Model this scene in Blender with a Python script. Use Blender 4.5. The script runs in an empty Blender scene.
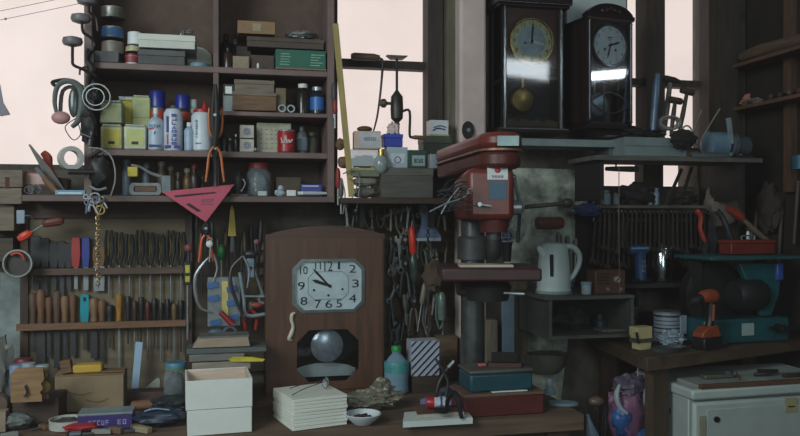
import bpy, bmesh, math, random
from math import pi, sin, cos, radians as R
from mathutils import Vector, Matrix, Euler, noise as mnoise
F = 778.0; CZ = 1.4; TH = R(12.5)
UX, UY = cos(TH), sin(TH)
P0 = Vector((0, 2.971, 0))
scn = bpy.context.scene; col = scn.collection
rnd = random.Random(4)

# ---------- placing: photo pixel + depth in front of the back wall -> a point of the room
def ydep(px, d):
    k = (px-400)/F
    return (UX*P0.y - d)/(UX - UY*k)
def wp(px, py, d):
    y = ydep(px, d)
    return Vector(((px-400)/F*y, y, CZ + (218-py)*y/F))
def S(px, d): return (wp(px, 0, d)-P0).dot(Vector((UX, UY, 0)))
def Z(px, py, d): return wp(px, py, d).z
def pyz(px, d, z): return 218 + (CZ-z)*F/ydep(px, d)
def dz(px, py, z):
    y = (CZ-z)*F/(py-218); k = (px-400)/F
    return UX*P0.y - y*(UX-UY*k)

# ---------- procedural materials
def lin(c): return tuple(((v/255)/12.92 if v/255 <= .04045 else ((v/255+.055)/1.055)**2.4) for v in c)
_mc = {}
def M(c, rough=.55, metal=0., k='p', sc=14, g=.4, bump=.12, tr=0., alpha=1., axis='x', name=None):
    key = (tuple(c), rough, metal, k, sc, g, bump, tr, alpha, axis)
    if key in _mc: return _mc[key]
    m = bpy.data.materials.new(name or 'paint_%d_%d_%d' % tuple(c)); m.use_nodes = True
    nt = m.node_tree; N = nt.nodes; L = nt.links
    b = N['Principled BSDF']
    b.inputs['Roughness'].default_value = rough; b.inputs['Metallic'].default_value = metal
    b.inputs['Transmission Weight'].default_value = tr
    b.inputs['Alpha'].default_value = alpha
    lc = lin(c)
    tc = N.new('ShaderNodeTexCoord'); mp = N.new('ShaderNodeMapping'); nz = N.new('ShaderNodeTexNoise')
    L.new(tc.outputs['Object'], mp.inputs['Vector']); L.new(mp.outputs['Vector'], nz.inputs['Vector'])
    if k == 'w':
        s_ = {'x': (1, 9, 9), 'z': (9, 9, 1), 'y': (9, 1, 9)}[axis]
        mp.inputs['Scale'].default_value = s_
        nz.inputs['Scale'].default_value = sc*.6; nz.inputs['Detail'].default_value = 6; nz.inputs['Distortion'].default_value = .6
    else:
        nz.inputs['Scale'].default_value = sc; nz.inputs['Detail'].default_value = 5
        nz.inputs['Roughness'].default_value = .65
    rp = N.new('ShaderNodeValToRGB')
    rp.color_ramp.elements[0].position = .3; rp.color_ramp.elements[1].position = .68
    lo = tuple(v*(1-g) for v in lc); hi = tuple(min(1, v*(1+g*.35)) for v in lc)
    rp.color_ramp.elements[0].color = (*lo, 1); rp.color_ramp.elements[1].color = (*hi, 1)
    L.new(nz.outputs['Fac'], rp.inputs['Fac']); L.new(rp.outputs['Color'], b.inputs['Base Color'])
    if bump:
        bp = N.new('ShaderNodeBump'); bp.inputs['Strength'].default_value = bump; bp.inputs['Distance'].default_value = .004
        L.new(nz.outputs['Fac'], bp.inputs['Height']); L.new(bp.outputs['Normal'], b.inputs['Normal'])
    _mc[key] = m; return m
def glow(c, strength, sc=2):  # self-lit surface: emission put in place of daylight
    m = bpy.data.materials.new('daylight_glow'); m.use_nodes = True; nt = m.node_tree; N = nt.nodes; L = nt.links
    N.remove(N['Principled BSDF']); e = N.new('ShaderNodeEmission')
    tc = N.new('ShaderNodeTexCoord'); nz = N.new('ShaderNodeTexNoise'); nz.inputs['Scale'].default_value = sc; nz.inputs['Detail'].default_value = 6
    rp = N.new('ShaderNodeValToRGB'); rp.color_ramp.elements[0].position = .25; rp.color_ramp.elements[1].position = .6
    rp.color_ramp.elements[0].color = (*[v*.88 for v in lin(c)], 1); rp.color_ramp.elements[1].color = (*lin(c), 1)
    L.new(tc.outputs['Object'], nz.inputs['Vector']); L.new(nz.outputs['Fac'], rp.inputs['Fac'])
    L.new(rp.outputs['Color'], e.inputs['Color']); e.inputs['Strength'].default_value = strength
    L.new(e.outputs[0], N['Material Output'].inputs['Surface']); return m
def clear(c, rough=.05, fac=.8, name='clear_glass'):
    # clear plastic or thin glass: mostly see-through, with a glossy skin
    key = ('clear', tuple(c), rough, fac)
    if key in _mc: return _mc[key]
    m = bpy.data.materials.new(name); m.use_nodes = True; nt = m.node_tree; N = nt.nodes; L = nt.links
    b = N['Principled BSDF']; b.inputs['Base Color'].default_value = (*lin(c), 1); b.inputs['Roughness'].default_value = rough
    t = N.new('ShaderNodeBsdfTransparent'); mx = N.new('ShaderNodeMixShader')
    lw = N.new('ShaderNodeLayerWeight'); lw.inputs['Blend'].default_value = .35
    mr = N.new('ShaderNodeMapRange'); mr.inputs['To Min'].default_value = 1-fac; mr.inputs['To Max'].default_value = min(1, 1-fac+.2)
    L.new(lw.outputs['Facing'], mr.inputs['Value']); L.new(mr.outputs[0], mx.inputs[0])
    L.new(t.outputs[0], mx.inputs[1]); L.new(b.outputs[0], mx.inputs[2]); L.new(mx.outputs[0], N['Material Output'].inputs['Surface'])
    _mc[key] = m; return m

# ---------- mesh builder (local: x right along the wall, y towards the wall, z up)
_tc = {}
def textmesh(s):
    if s not in _tc:
        cu = bpy.data.curves.new('t', 'FONT'); cu.body = s; cu.align_x = 'CENTER'; cu.align_y = 'CENTER'; cu.size = 1; cu.resolution_u = 3
        o = bpy.data.objects.new('t', cu); col.objects.link(o)
        dg = bpy.context.evaluated_depsgraph_get(); me = bpy.data.meshes.new_from_object(o.evaluated_get(dg))
        _tc[s] = ([tuple(v.co) for v in me.vertices], [tuple(p.vertices) for p in me.polygons])
        bpy.data.objects.remove(o); bpy.data.curves.remove(cu); bpy.data.meshes.remove(me)
    return _tc[s]
class MB:
    def __init__(s, name, mat, sc, kind=None, label=None):
        s.name, s.mat, s.sc, s.kind, s.label = name, mat, sc, kind, label
        s.v, s.f, s.subs, s.X, s.bev = [], [], [], None, 0
    def sub(s, name, mat, **k):
        m = MB(name, mat, s.sc, **k); s.subs.append(m); return m
    def xf(s, loc=(0, 0, 0), rx=0, ry=0, rz=0):
        s.X = Matrix.Translation(Vector(loc)) @ Euler((R(rx), R(ry), R(rz))).to_matrix().to_4x4(); return s
    def nx(s): s.X = None; return s
    def add(s, vs, fs):
        n = len(s.v)
        for p in vs:
            p = Vector(p)
            if s.X is not None: p = s.X @ p
            s.v.append(p*s.sc)
        s.f += [tuple(i+n for i in f) for f in fs]; return s
    def box(s, x0, x1, y0, y1, z0, z1, b=None):
        if b is not None: s.bev = b
        return s.add([(x, y, z) for z in (z0, z1) for y in (y0, y1) for x in (x0, x1)],
                     [(0, 2, 3, 1), (4, 5, 7, 6), (0, 1, 5, 4), (1, 3, 7, 5), (3, 2, 6, 7), (2, 0, 4, 6)])
    def tube(s, pts, r, n=8, closed=False):
        pts = [Vector(p) for p in pts]; m = len(pts); rs = list(r) if isinstance(r, (list, tuple)) else [r]*m
        if not closed and 3 <= m <= 12:   # smooth bends
            P, Q = [], []
            for i in range(m-1):
                p0, p1, p2, p3 = pts[max(i-1, 0)], pts[i], pts[i+1], pts[min(i+2, m-1)]
                for j in range(4):
                    u = j/4; P.append(.5*((2*p1)+(p2-p0)*u+(2*p0-5*p1+4*p2-p3)*u*u+(3*p1-p0-3*p2+p3)*u**3)); Q.append(rs[i]*(1-u)+rs[i+1]*u)
            pts, rs = P+[pts[-1]], Q+[rs[-1]]; m = len(pts)
        vs, fs = [], []; up = None
        for i, p in enumerate(pts):
            a = pts[(i-1) % m] if (closed or i) else p; c = pts[(i+1) % m] if (closed or i < m-1) else p
            t = (c-a); t = t.normalized() if t.length > 1e-9 else Vector((0, 0, 1))
            if up is None: up = Vector((0, 1, 0)) if abs(t.y) < .8 else Vector((1, 0, 0))
            x = t.cross(up)
            if x.length < 1e-6: x = t.orthogonal()
            x.normalize(); y = t.cross(x).normalized(); up = -y if (-y).dot(up) > 0 else y
            for j in range(n):
                q = 2*pi*j/n; vs.append(p + x*cos(q)*rs[i] + up*sin(q)*rs[i])
        k = m if closed else m-1
        for i in range(k):
            for j in range(n):
                a, b = i*n+j, i*n+(j+1) % n; c, d = ((i+1) % m)*n+(j+1) % n, ((i+1) % m)*n+j
                fs.append((a, b, c, d))
        if not closed: fs += [tuple(range(n-1, -1, -1)), tuple((m-1)*n+j for j in range(n))]
        return s.add(vs, fs)
    def rod(s, a, b, r0, r1=None, n=10): return s.tube([a, b], [r0, r0 if r1 is None else r1], n)
    def ring(s, c, R_, r, n=24, m=6, ax='y', sq=1):
        g = {'y': lambda q: (cos(q)*R_, 0, sin(q)*R_*sq), 'z': lambda q: (cos(q)*R_, sin(q)*R_*sq, 0), 'x': lambda q: (0, cos(q)*R_, sin(q)*R_*sq)}[ax]
        return s.tube([Vector(c)+Vector(g(2*pi*i/n)) for i in range(n)], r, m, True)
    def lathe(s, prof, c=(0, 0, 0), ax='z', n=20, sx=1, sy=1):
        vs, fs = [], []; m = len(prof)
        for r, h in prof:
            for j in range(n):
                q = 2*pi*j/n; a, b = r*cos(q)*sx, r*sin(q)*sy
                p = {'z': (a, b, h), 'y': (a, h, b), 'x': (h, a, b)}[ax]
                vs.append((c[0]+p[0], c[1]+p[1], c[2]+p[2]))
        for i in range(m-1):
            for j in range(n): fs.append((i*n+j, i*n+(j+1) % n, (i+1)*n+(j+1) % n, (i+1)*n+j))
        fs += [tuple(range(n-1, -1, -1)), tuple((m-1)*n+j for j in range(n))]
        return s.add(vs, fs)
    def prism(s, pts, y0, y1):
        n = len(pts); vs = [(x, y, z) for y in (y0, y1) for x, z in pts]
        return s.add(vs, [tuple(range(n)), tuple(range(2*n-1, n-1, -1))] + [(i+n, (i+1) % n+n, (i+1) % n, i) for i in range(n)])
    def slab(s, pts, z0, z1):
        n = len(pts); vs = [(x, y, z) for z in (z0, z1) for x, y in pts]
        return s.add(vs, [tuple(range(n-1, -1, -1)), tuple(range(n, 2*n))] + [(i, (i+1) % n, (i+1) % n+n, i+n) for i in range(n)])
    def frame(s, outer, inner, y0, y1):   # outline with a hole, same number of points
        n = len(outer); vs = [(x, y, z) for y in (y0, y1) for x, z in list(outer)+list(inner)]
        fs = []
        for i in range(n):
            j = (i+1) % n; a = 2*n
            fs += [(i, j, n+j, n+i), (a+j, a+i, a+n+i, a+n+j), (i, a+i, a+j, j), (n+j, a+n+j, a+n+i, n+i)]
        return s.add(vs, fs)
    def ball(s, c, r, n=14, m=9, amp=0, seed=0, fr=2.2):
        if not isinstance(r, (tuple, list)): r = (r, r, r)
        vs, fs = [], []
        for i in range(m+1):
            t = pi*i/m
            for j in range(n):
                q = 2*pi*j/n; d = Vector((sin(t)*cos(q), sin(t)*sin(q), cos(t)))
                k = 1+amp*(mnoise.noise(d*fr+Vector((seed*7.3, seed*1.7, 0)))*1.4+.5*mnoise.noise(d*fr*2.7+Vector((seed, 0, 5)))) if amp else 1
                vs.append((c[0]+d.x*r[0]*k, c[1]+d.y*r[1]*k, c[2]+d.z*r[2]*k))
        for i in range(m):
            for j in range(n): fs.append((i*n+j, (i+1)*n+j, (i+1)*n+(j+1) % n, i*n+(j+1) % n))
        return s.add(vs, fs)
    def text(s, t, h, cx, cz, y=-.4, w=None, rot=0):
        vs, fs = textmesh(t)
        xs = [v[0] for v in vs]; zs = [v[1] for v in vs]; hh = max(zs)-min(zs); ww = max(xs)-min(xs); mx = (max(xs)+min(xs))/2; mz = (max(zs)+min(zs))/2
        k = h/hh; kx = (w/ww) if w else k; c_, s_ = cos(R(rot)), sin(R(rot)); out = []
        for v in vs:
            a, b = (v[0]-mx)*kx, (v[1]-mz)*k; out.append((cx+a*c_-b*s_, y, cz+a*s_+b*c_))
        return s.add(out, fs)

def marks(p, w, h, cx, cz, y=-.4, rows=1, n=6, seed=1, rot=0):   # unreadable lettering: small printed strokes
    r = random.Random(seed); c_, s_ = cos(R(rot)), sin(R(rot)); vs, fs = [], []
    for j in range(rows):
        zc = h*((j+.5)/rows-.5)*-1; hh = h/rows*.36
        for i in range(n):
            xc = w*((i+.5)/n-.5); ww = w/n*.34
            segs = [(xc-ww, xc-ww*.4, zc-hh, zc+hh)]
            if r.random() < .75: segs.append((xc-ww, xc+ww, zc+hh*.6, zc+hh))
            if r.random() < .6: segs.append((xc-ww, xc+ww, zc-hh, zc-hh*.6))
            if r.random() < .6: segs.append((xc+ww*.4, xc+ww, zc-hh, zc+hh))
            if r.random() < .4: segs.append((xc-ww, xc+ww, zc-hh*.2, zc+hh*.2))
            for a, b, c, d in segs:
                k = len(vs); vs += [(cx+u*c_-v*s_, y-.002*len(fs), cz+u*s_+v*c_) for u, v in ((a, c), (b, c), (b, d), (a, d))]; fs.append((k, k+1, k+2, k+3))
    return p.add(vs, fs)
def glaze(boost=.05):
    key = ('glaze', boost)
    if key in _mc: return _mc[key]
    m = bpy.data.materials.new('window_glass'); m.use_nodes = True; nt = m.node_tree; N = nt.nodes; L = nt.links
    N.remove(N['Principled BSDF']); t = N.new('ShaderNodeBsdfTransparent'); t.inputs['Color'].default_value = (.97, .98, .99, 1)
    g = N.new('ShaderNodeBsdfGlossy'); g.inputs['Roughness'].default_value = .06; f = N.new('ShaderNodeFresnel'); f.inputs['IOR'].default_value = 1.5
    ad = N.new('ShaderNodeMath'); ad.inputs[1].default_value = boost; L.new(f.outputs[0], ad.inputs[0]); mx = N.new('ShaderNodeMixShader')
    L.new(ad.outputs[0], mx.inputs[0]); L.new(t.outputs[0], mx.inputs[1]); L.new(g.outputs[0], mx.inputs[2]); L.new(mx.outputs[0], N['Material Output'].inputs['Surface'])
    _mc[key] = m; return m
THS = []; LABS = {}
class Th:
    def __init__(s, name, label, cat, bb=None, d=None, z=None, group=None, rz=None, rx=0, roll=0, loc=None, sc=None, kind=None):
        s.name, s.label, s.cat, s.group, s.kind, s.parts = name, label, cat, group, kind, []
        if loc is not None:
            s.loc = Vector(loc); s.sc = sc or 1.0
        else:
            x0, y0, x1, y1 = bb; px = (x0+x1)/2
            if y1 is None: z += .0015; y1 = pyz(px, d, z)
            if d is None: d = dz(px, y1, z); z += .0015; y1 = pyz(px, d, z)
            s.loc = wp(px, y1, d); s.sc = ydep(px, d)/F; s.w = x1-x0; s.h = y1-y0; s.d = d
        s.rot = (R(rx), R(roll), (TH if rz is None else R(rz)))
        THS.append(s)
        if kind is None and label: LABS.setdefault(label, []).append(s)
    def part(s, name, mat, **k):
        m = MB(name, mat, s.sc, **k); s.parts.append(m); return m
def W(name, label=None, cat=None, kind='structure', **k):   # built straight in wall coordinates: x along the wall, y = -distance from it, z up
    t = Th(name, label, cat, loc=P0, sc=1.0, kind=kind, **k); t.rot = (0, 0, TH); return t
def mk(mb, parent, top=None):
    me = bpy.data.meshes.new(mb.name); me.from_pydata([tuple(v) for v in mb.v], [], mb.f); me.update()
    bm = bmesh.new(); bm.from_mesh(me); bmesh.ops.recalc_face_normals(bm, faces=bm.faces); bm.to_mesh(me); bm.free()
    me.materials.append(mb.mat)
    for p in me.polygons: p.use_smooth = True
    me.set_sharp_from_angle(angle=R(38))
    o = bpy.data.objects.new(mb.name, me); col.objects.link(o)
    if mb.bev:
        b = o.modifiers.new('bevel', 'BEVEL'); b.width = mb.bev*mb.sc; b.segments = 2; b.limit_method = 'ANGLE'; b.angle_limit = R(50)
    if parent is not None: o.parent = parent
    if mb.kind: o['kind'] = mb.kind
    if mb.label: o['label'] = mb.label
    for c in mb.subs: mk(c, o)
    return o
def flush():
    for t in THS:
        if len(t.parts) == 1:
            o = mk(t.parts[0], None); o.name = t.name; o.data.name = t.name
        else:
            o = bpy.data.objects.new(t.name, None); col.objects.link(o); o.empty_display_size = .05
            for p in t.parts: mk(p, o)
        o.location = t.loc; o.rotation_euler = t.rot
        if t.kind: o['kind'] = t.kind
        if t.label: o['label'] = t.label
        if t.cat: o['category'] = t.cat
        if t.group: o['group'] = t.group
ORD = ['first', 'second', 'third', 'fourth', 'fifth', 'sixth', 'seventh', 'eighth', 'ninth', 'tenth', 'eleventh', 'twelfth', 'thirteenth', 'fourteenth', 'fifteenth', 'sixteenth',
       'seventeenth', 'eighteenth', 'nineteenth', 'twentieth'] + ['twenty-'+q for q in ('first', 'second', 'third', 'fourth', 'fifth', 'sixth', 'seventh', 'eighth', 'ninth')] + ['thirtieth']

# ---------- colours
STEEL = M((165, 167, 170), .38, .55, g=.5); DSTEEL = M((78, 78, 80), .45, .5, g=.5); IRON = M((48, 46, 44), .6, .4, g=.5)
BLACK = M((24, 24, 26), .45, g=.3); BRASS = M((190, 160, 90), .3, .9); WHITE = M((225, 228, 226), .5, g=.15)
DWOOD = M((62, 46, 36), .6, k='w', g=.5); MWOOD = M((120, 88, 62), .65, k='w', g=.45); LWOOD = M((170, 135, 95), .6, k='w', g=.35)
MWOODZ = M((120, 88, 62), .65, k='w', axis='z', g=.45); DWOODZ = M((70, 50, 38), .6, k='w', axis='z', g=.5)
SHELF = M((120, 98, 94), .6, g=.3, sc=8); CARD = M((150, 120, 88), .8, g=.25, bump=.05); GREYW = M((128, 114, 100), .75, k='w', g=.4)
RED = M((190, 40, 36), .4, g=.25); ORANGE = M((225, 100, 45), .4, g=.3); BLUE = M((35, 50, 140), .35, g=.25); TEAL = M((30, 150, 165), .4, g=.3)
GLASS = clear((200, 210, 215), .08, .85); GLASSD = clear((120, 130, 135), .1, .6); PLAST = clear((215, 222, 225), .3, .5)
INK = M((30, 30, 34), .6, g=.1, bump=0); INKB = M((40, 50, 130), .6, g=.1, bump=0)
# ================= SETTING =================
def zz(py, px=213, d=.27): return Z(px, py, d)
floor = W('floor'); floor.part('floor', M((62, 56, 50), .8, sc=5)).box(-3.2, 3.2, -4.2, .15, -.05, 0)
PLASTER = M((98, 92, 82), .9, sc=7, g=.85, bump=.35)
wl = W('wall_back')
wb = wl.part('wall_back', PLASTER)
holes = [(-2.6, S(97, 0), Z(50, 170, 0), 2.6), (S(333, 0), S(434, 0), Z(380, 206, 0), 2.6), (S(627, 0), S(712, 0), Z(680, 150, 0), 2.6),
         (S(604, 0), S(697, 0), Z(650, 187, 0), Z(650, 152, 0))]
xs = sorted({-3.2, S(748, 0)+.1} | {h[0] for h in holes} | {h[1] for h in holes}); zs = sorted({0, 2.9} | {h[2] for h in holes} | {h[3] for h in holes})
for i in range(len(xs)-1):
    for j in range(len(zs)-1):
        cx, cz = (xs[i]+xs[i+1])/2, (zs[j]+zs[j+1])/2
        if not any(a < cx < b and c < cz < d for a, b, c, d in holes): wb.box(xs[i], xs[i+1], 0, .14, zs[j], zs[j+1])
W('wall_exterior_glow').part('wall_exterior_glow', glow((236, 220, 214), 1.12, 3)).box(-5, 5, .75, .8, 0, 4.5)  # outside backdrop glows by itself, standing in for daylight behind the windows
sr = S(745, 0)
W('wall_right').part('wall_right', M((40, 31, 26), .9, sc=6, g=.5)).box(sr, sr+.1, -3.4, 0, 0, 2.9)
FR = M((58, 48, 42), .7, k='w', axis='z', g=.45)
for n, (a, b, c, e) in enumerate(holes):
    t = W('window_%d' % (n+1)); f = t.part('window_frame', FR); w_ = .02
    (w_ := .012) if n == 2 else 0; f.box(a, b, .02, .10, c, c+w_).box(a, a+w_, .02, .10, c, e).box(b-w_, b, .02, .10, c, e).box(a, b, .02, .10, e-w_, e)
    if n == 0: f.box(S(12, 0), S(13, 0), .05, .06, c, c+.01)
    if n == 1: t.part('crossbar', FR).box(a, b, .0, .05, Z(380, 68, 0), Z(380, 60, 0))
    if n == 2:
        q = t.part('mullion', FR); q.box(S(643, 0), S(661, 0), -.03, .06, c, e)
        t.part('crossbar', FR).box(a, b, .0, .05, Z(680, 87, 0), Z(680, 80, 0))
    if n == 3: f.v, f.f = [], []; f.box(a, b, .02, .10, c, c+.004).box(a, a+.004, .02, .10, c, e); t.part('mullion', FR).box(S(642, 0), S(662, 0), -.01, .06, c, e)
    t.part('window_pane', clear((235, 225, 220), .2, .96)).box(a+.01, b-.01, .07, .074, c+.01, e-.01)
# dark timber jamb and shutter right of window 2, pale pillar, frames of window 3
W('trim_1').part('trim_1', FR).box(S(428, .06), S(443, .06), -.06, 0, Z(433, 206, 0), 2.9)
W('trim_2').part('trim_2', M((112, 104, 88), .8, k='w', axis='z', sc=6)).box(S(441, .0), S(460, .0), -.04, 0, Z(433, 206, 0), 2.9)
W('trim_3').part('trim_3', M((214, 192, 186), .85, sc=4, g=.22)).box(S(460, .10), S(487, .10), -.10, 0, .6, 2.9, b=.012)
W('trim_4').part('trim_4', FR).box(S(709, .07), S(738, .07), -.07, 0, .8, 2.9)
W('trim_5').part('trim_5', M((190, 198, 198), .8, sc=4, g=.2)).box(S(567, .012), S(626, .012), -.012, 0, Z(600, 130, 0), 2.9)
pp = W('trim_6').part('trim_6', M((176, 180, 168), .9, sc=11, g=.9, bump=.6))   # patch of pale flaking plaster behind the kettle
pp.prism([(S(512, 0), Z(512, 168, 0)), (S(596, 0), Z(596, 170, 0)), (S(602, 0), Z(600, 214, 0)), (S(575, 0), Z(575, 226, 0)), (S(572, 0), Z(575, 300, 0)), (S(560, 0), Z(560, 400, 0)), (S(500, 0), Z(500, 400, 0)), (S(505, 0), Z(505, 240, 0))], -.008, 0)
pp = W('trim_7').part('trim_7', M((150, 160, 158), .9, sc=7, g=.55, bump=.5))
pp.prism([(S(1, 0), Z(1, 272, 0)), (S(22, 0), Z(22, 275, 0)), (S(24, 0), Z(24, 380, 0)), (S(0, 0), Z(0, 380, 0))], -.01, 0)

# ================= LEFT SHELF UNIT =================
D0, D1 = .03, .27
ZB = [zz(66.5), zz(110.5), zz(151), zz(196)]
t = W('shelving_unit', 'tall mauve-brown wooden shelving unit filled with cans and boxes on the left', 'shelving', kind=None)
xl, xd, xr = S(88, D1), S(216, D1), S(331, D1)
SH2 = M((108, 88, 84), .6, g=.3, sc=8)
t.part('side_panel', SHELF).box(xl-.012, xl+.012, -D1, -D0, ZB[3]-.02, 2.35, b=.002)
t.part('side_panel', SHELF).box(xr-.012, xr+.012, -D1, -D0, ZB[3]-.02, 2.35, b=.002)
t.part('divider', SH2).box(xd-.009, xd+.009, -D1+.003, -D0, ZB[3], 2.35, b=.002)
for zt, a, b in ((ZB[0], xl+.012, xr-.012), (ZB[1], xd+.009, xr-.012), (ZB[2], xl+.012, xr-.012), (2.37, xl, xr)):
    t.part('shelf_board', SHELF).box(a, b, -D1+.001, -D0, zt-.02 if zt != ZB[1] else zt-.014, zt, b=.002)
t.part('shelf_board', SH2).box(S(22, D1), xr+.012, -D1-.004, -D0, ZB[3]-.02, ZB[3], b=.002)
t.part('back_panel', M((96, 76, 66), .8, g=.3)).box(xl, xr, -D0, -D0+.012, ZB[3], 2.35)

# ---------- generic little things ----------
def box1(name, label, cat, bb, mat, dep, d=None, z=None, bev=.6, **k):
    t = Th(name, label, cat, bb, d, z, **k); t.part(name, mat).box(-t.w/2, t.w/2, 0, dep, 0, t.h, b=bev); return t
def can(name, label, bb, body, cap, d=None, z=None, band=None, txt=None, tcol=INK, cat='can', caph=.12, group=None, rim=True, **k):
    t = Th(name, label, cat, bb, d, z, group=group, **k); r = t.w/2; h = t.h; c = (0, r, 0)
    b = t.part('can_body', body); b.lathe([(r*.93, 0), (r, h*.03), (r, h*(1-caph)), (r*.97, h*(1-caph*.8))], c)
    t.part('lid', cap).lathe([(r*.96, h*(1-caph)), (r*.98, h*(1-caph*.2)), (r*.9, h)], c)
    if band: t.part('paper_label', band).lathe([(r*1.012, h*.18), (r*1.012, h*.78)], c)
    if txt: t.part('print', tcol).tube([(-6, -.2, h*.62), (-4, -.5, h*.4), (-2, -.6, h*.5), (-1, -.6, h*.72), (0, -.6, h*.42), (2, -.6, h*.54), (3, -.5, h*.42), (5.5, -.3, h*.56)], .8, 5)
    return t
def spray(name, label, bb, body, cap, d=None, z=None, band=None, capfrac=.3, **k):
    t = Th(name, label, 'spray can', bb, d, z, **k); r = t.w/2; h = t.h; c = (0, r, 0); q = 1-capfrac
    t.part('can_body', body).lathe([(r*.9, 0), (r, h*.02), (r, h*q*.93), (r*.8, h*q)], c)
    t.part('cap', cap).lathe([(r*.92, h*q), (r*.92, h*.97), (r*.8, h)], c)
    if band: t.part('paper_label', band).lathe([(r*1.015, h*q*.72), (r*1.015, h*q*.92)], c)
    return t
def bottle(name, label, bb, body, cap, d=None, z=None, lab=None, neck=.35, sh=.7, **k):
    t = Th(name, label, 'bottle', bb, d, z, **k); r = t.w/2; h = t.h; c = (0, r, 0)
    t.part('bottle_body', body).lathe([(r*.85, 0), (r, h*.03), (r, h*sh), (r*.85, h*(sh+.07)), (r*neck, h*(sh+.14)), (r*neck, h*.9)], c)
    t.part('cap', cap).lathe([(r*neck*1.25, h*.86), (r*neck*1.25, h*.985), (r*neck*1.1, h)], c)
    if lab: t.part('paper_label', lab).lathe([(r*1.015, h*.15), (r*1.015, h*sh*.88)], c)
    return t
def jar(name, label, bb, lidmat, d=None, z=None, fill=None, fh=.6, lh=.14, glass=GLASS, **k):
    t = Th(name, label, 'jar', bb, d, z, **k); r = t.w/2; h = t.h; c = (0, r, 0); q = 1-lh
    t.part('jar_body', glass).lathe([(r*.85, 0), (r, h*.06), (r, h*q*.82), (r*.82, h*q*.95), (r*.82, h*q)], c)
    t.part('lid', lidmat).lathe([(r*.88, h*q), (r*.9, h*.97), (r*.84, h)], c)
    if fill: t.part('contents', fill).ball((0, r, h*fh*.5), (r*.88, r*.88, h*fh*.5), amp=.15)
    return t
def carton(name, label, bb, mat, dep, d=None, z=None, lid=None, lidh=.22, tape=None, sticker=None, srect=(.2, .2, .8, .8), txt=None, tcol=INK, th=.25, cat='box', **k):
    t = Th(name, label, cat, bb, d, z, **k); w, h = t.w, t.h; hb = h*(1-lidh) if lid else h
    t.part('box_body', mat).box(-w/2, w/2, 0, dep, 0, hb, b=.5)
    if lid: t.part('lid', lid).box(-w/2-.4, w/2+.4, -.4, dep+.4, hb, h, b=.4)
    if tape: t.part('tape', tape).box(-w*.06, w*.06, -.25, dep, -0.0+.1, h+.2)
    if sticker: t.part('sticker', sticker).box(-w/2+w*srect[0], -w/2+w*srect[2], -.35, 0, h*srect[1], h*srect[3])
    if txt:
        p = t.part('print', tcol)
        for (s_, hh, cx, cz, ww) in txt: marks(p, ww*w, hh*h*1.6, cx*w, cz*h, y=-.6, n=len(s_), seed=len(s_))
    return t
B0, B1, B2, B3 = ZB
# --- top row, left bay (board 0)
can('paint_tin', 'silver tin at the top of the stack of three tins on the top shelf', (99, 5, 123, None), M((140, 138, 130), .35, .6, g=.4), STEEL, .25, B0+.151)
can('paint_tin', 'blue and white labelled tin in the middle of the stack of tins', (100, 25, 122, None), M((120, 124, 128), .4, .5), STEEL, .25, B0+.085, band=M((60, 110, 170), .5, g=.3))
can('paint_tin', 'grey cream tin at the bottom of the stack of three tins', (100, 40, 122, None), M((150, 140, 128), .5, .2, g=.4), STEEL, .25, B0+.034)
box1('metal_block', 'grey block carrying the stack of three tins on top shelf', 'block', (94, 51, 118, None), M((92, 90, 90), .6, g=.3), 40, .265, B0)
can('paint_tin', 'small white tin on top of the red and white tin beside the flat white box', (127, 31, 141, None), WHITE, WHITE, .24, B0+.068)
can('paint_tin', 'small cream tin between white tin and red-rimmed tin, top shelf', (125, 45, 140, None), M((200, 190, 150), .5), STEEL, .24, B0+.045, caph=.2)
can('paint_tin', 'small red and white tin at the bottom beside the dark flat box', (124, 53, 139, None), WHITE, M((130, 30, 40), .4), .24, B0, band=M((150, 60, 70), .5), caph=.25)
carton('flat_box', 'dark grey flat box under the white flat box on the top shelf', (139, 50, 184, None), M((78, 76, 78), .6), 48, .26, B0, lid=M((88, 86, 88), .6), lidh=.4)
carton('flat_box', 'white flat cardboard box lying on the dark grey box, top shelf', (140, 34.5, 194, None), M((205, 205, 196), .6, g=.15), 50, .262, B0+.0535, lid=M((215, 214, 205), .6, g=.12), lidh=.45)
t = Th('wire_bundle', 'crumpled silvery wire bundle lying on the white flat box', 'wire', (178, 26, 194, None), .2, B0+.108)
p = t.part('wire_bundle', STEEL)
for i in range(9): p.ring((rnd.uniform(-4, 4), rnd.uniform(-3, 4), 4+rnd.uniform(-2, 2)), rnd.uniform(2.5, 4), .5, 14, 5, ax=rnd.choice('xyz'))
t = Th('paper_roll', 'rolled pale paper behind the white flat box on the top shelf', 'paper', (135, 24, 178, None), .14, B0+.095); t.part('paper_roll', M((140, 128, 112), .8)).lathe([(4, -22), (4.4, 0), (4, 22)], (0, 5, 5), ax='x')
t = Th('white_dish', 'large white plate leaning upright beside the divider, top shelf', 'plate', (185, 37, 210, None), .10, B0, rx=-12)
p = t.part('white_dish', M((190, 188, 178), .5, g=.12)); p.lathe([(9, 0), (14, -2), (14.5, -1.5), (9.5, 1.5)], (0, 0, 14.5), ax='y', n=28)
can('round_tin', 'flat pale blue round tin on top shelf beside the divider', (188, 62, 210, None), M((110, 150, 165), .5), M((120, 160, 175), .5), .25, B0, cat='tin', caph=.4)
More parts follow.
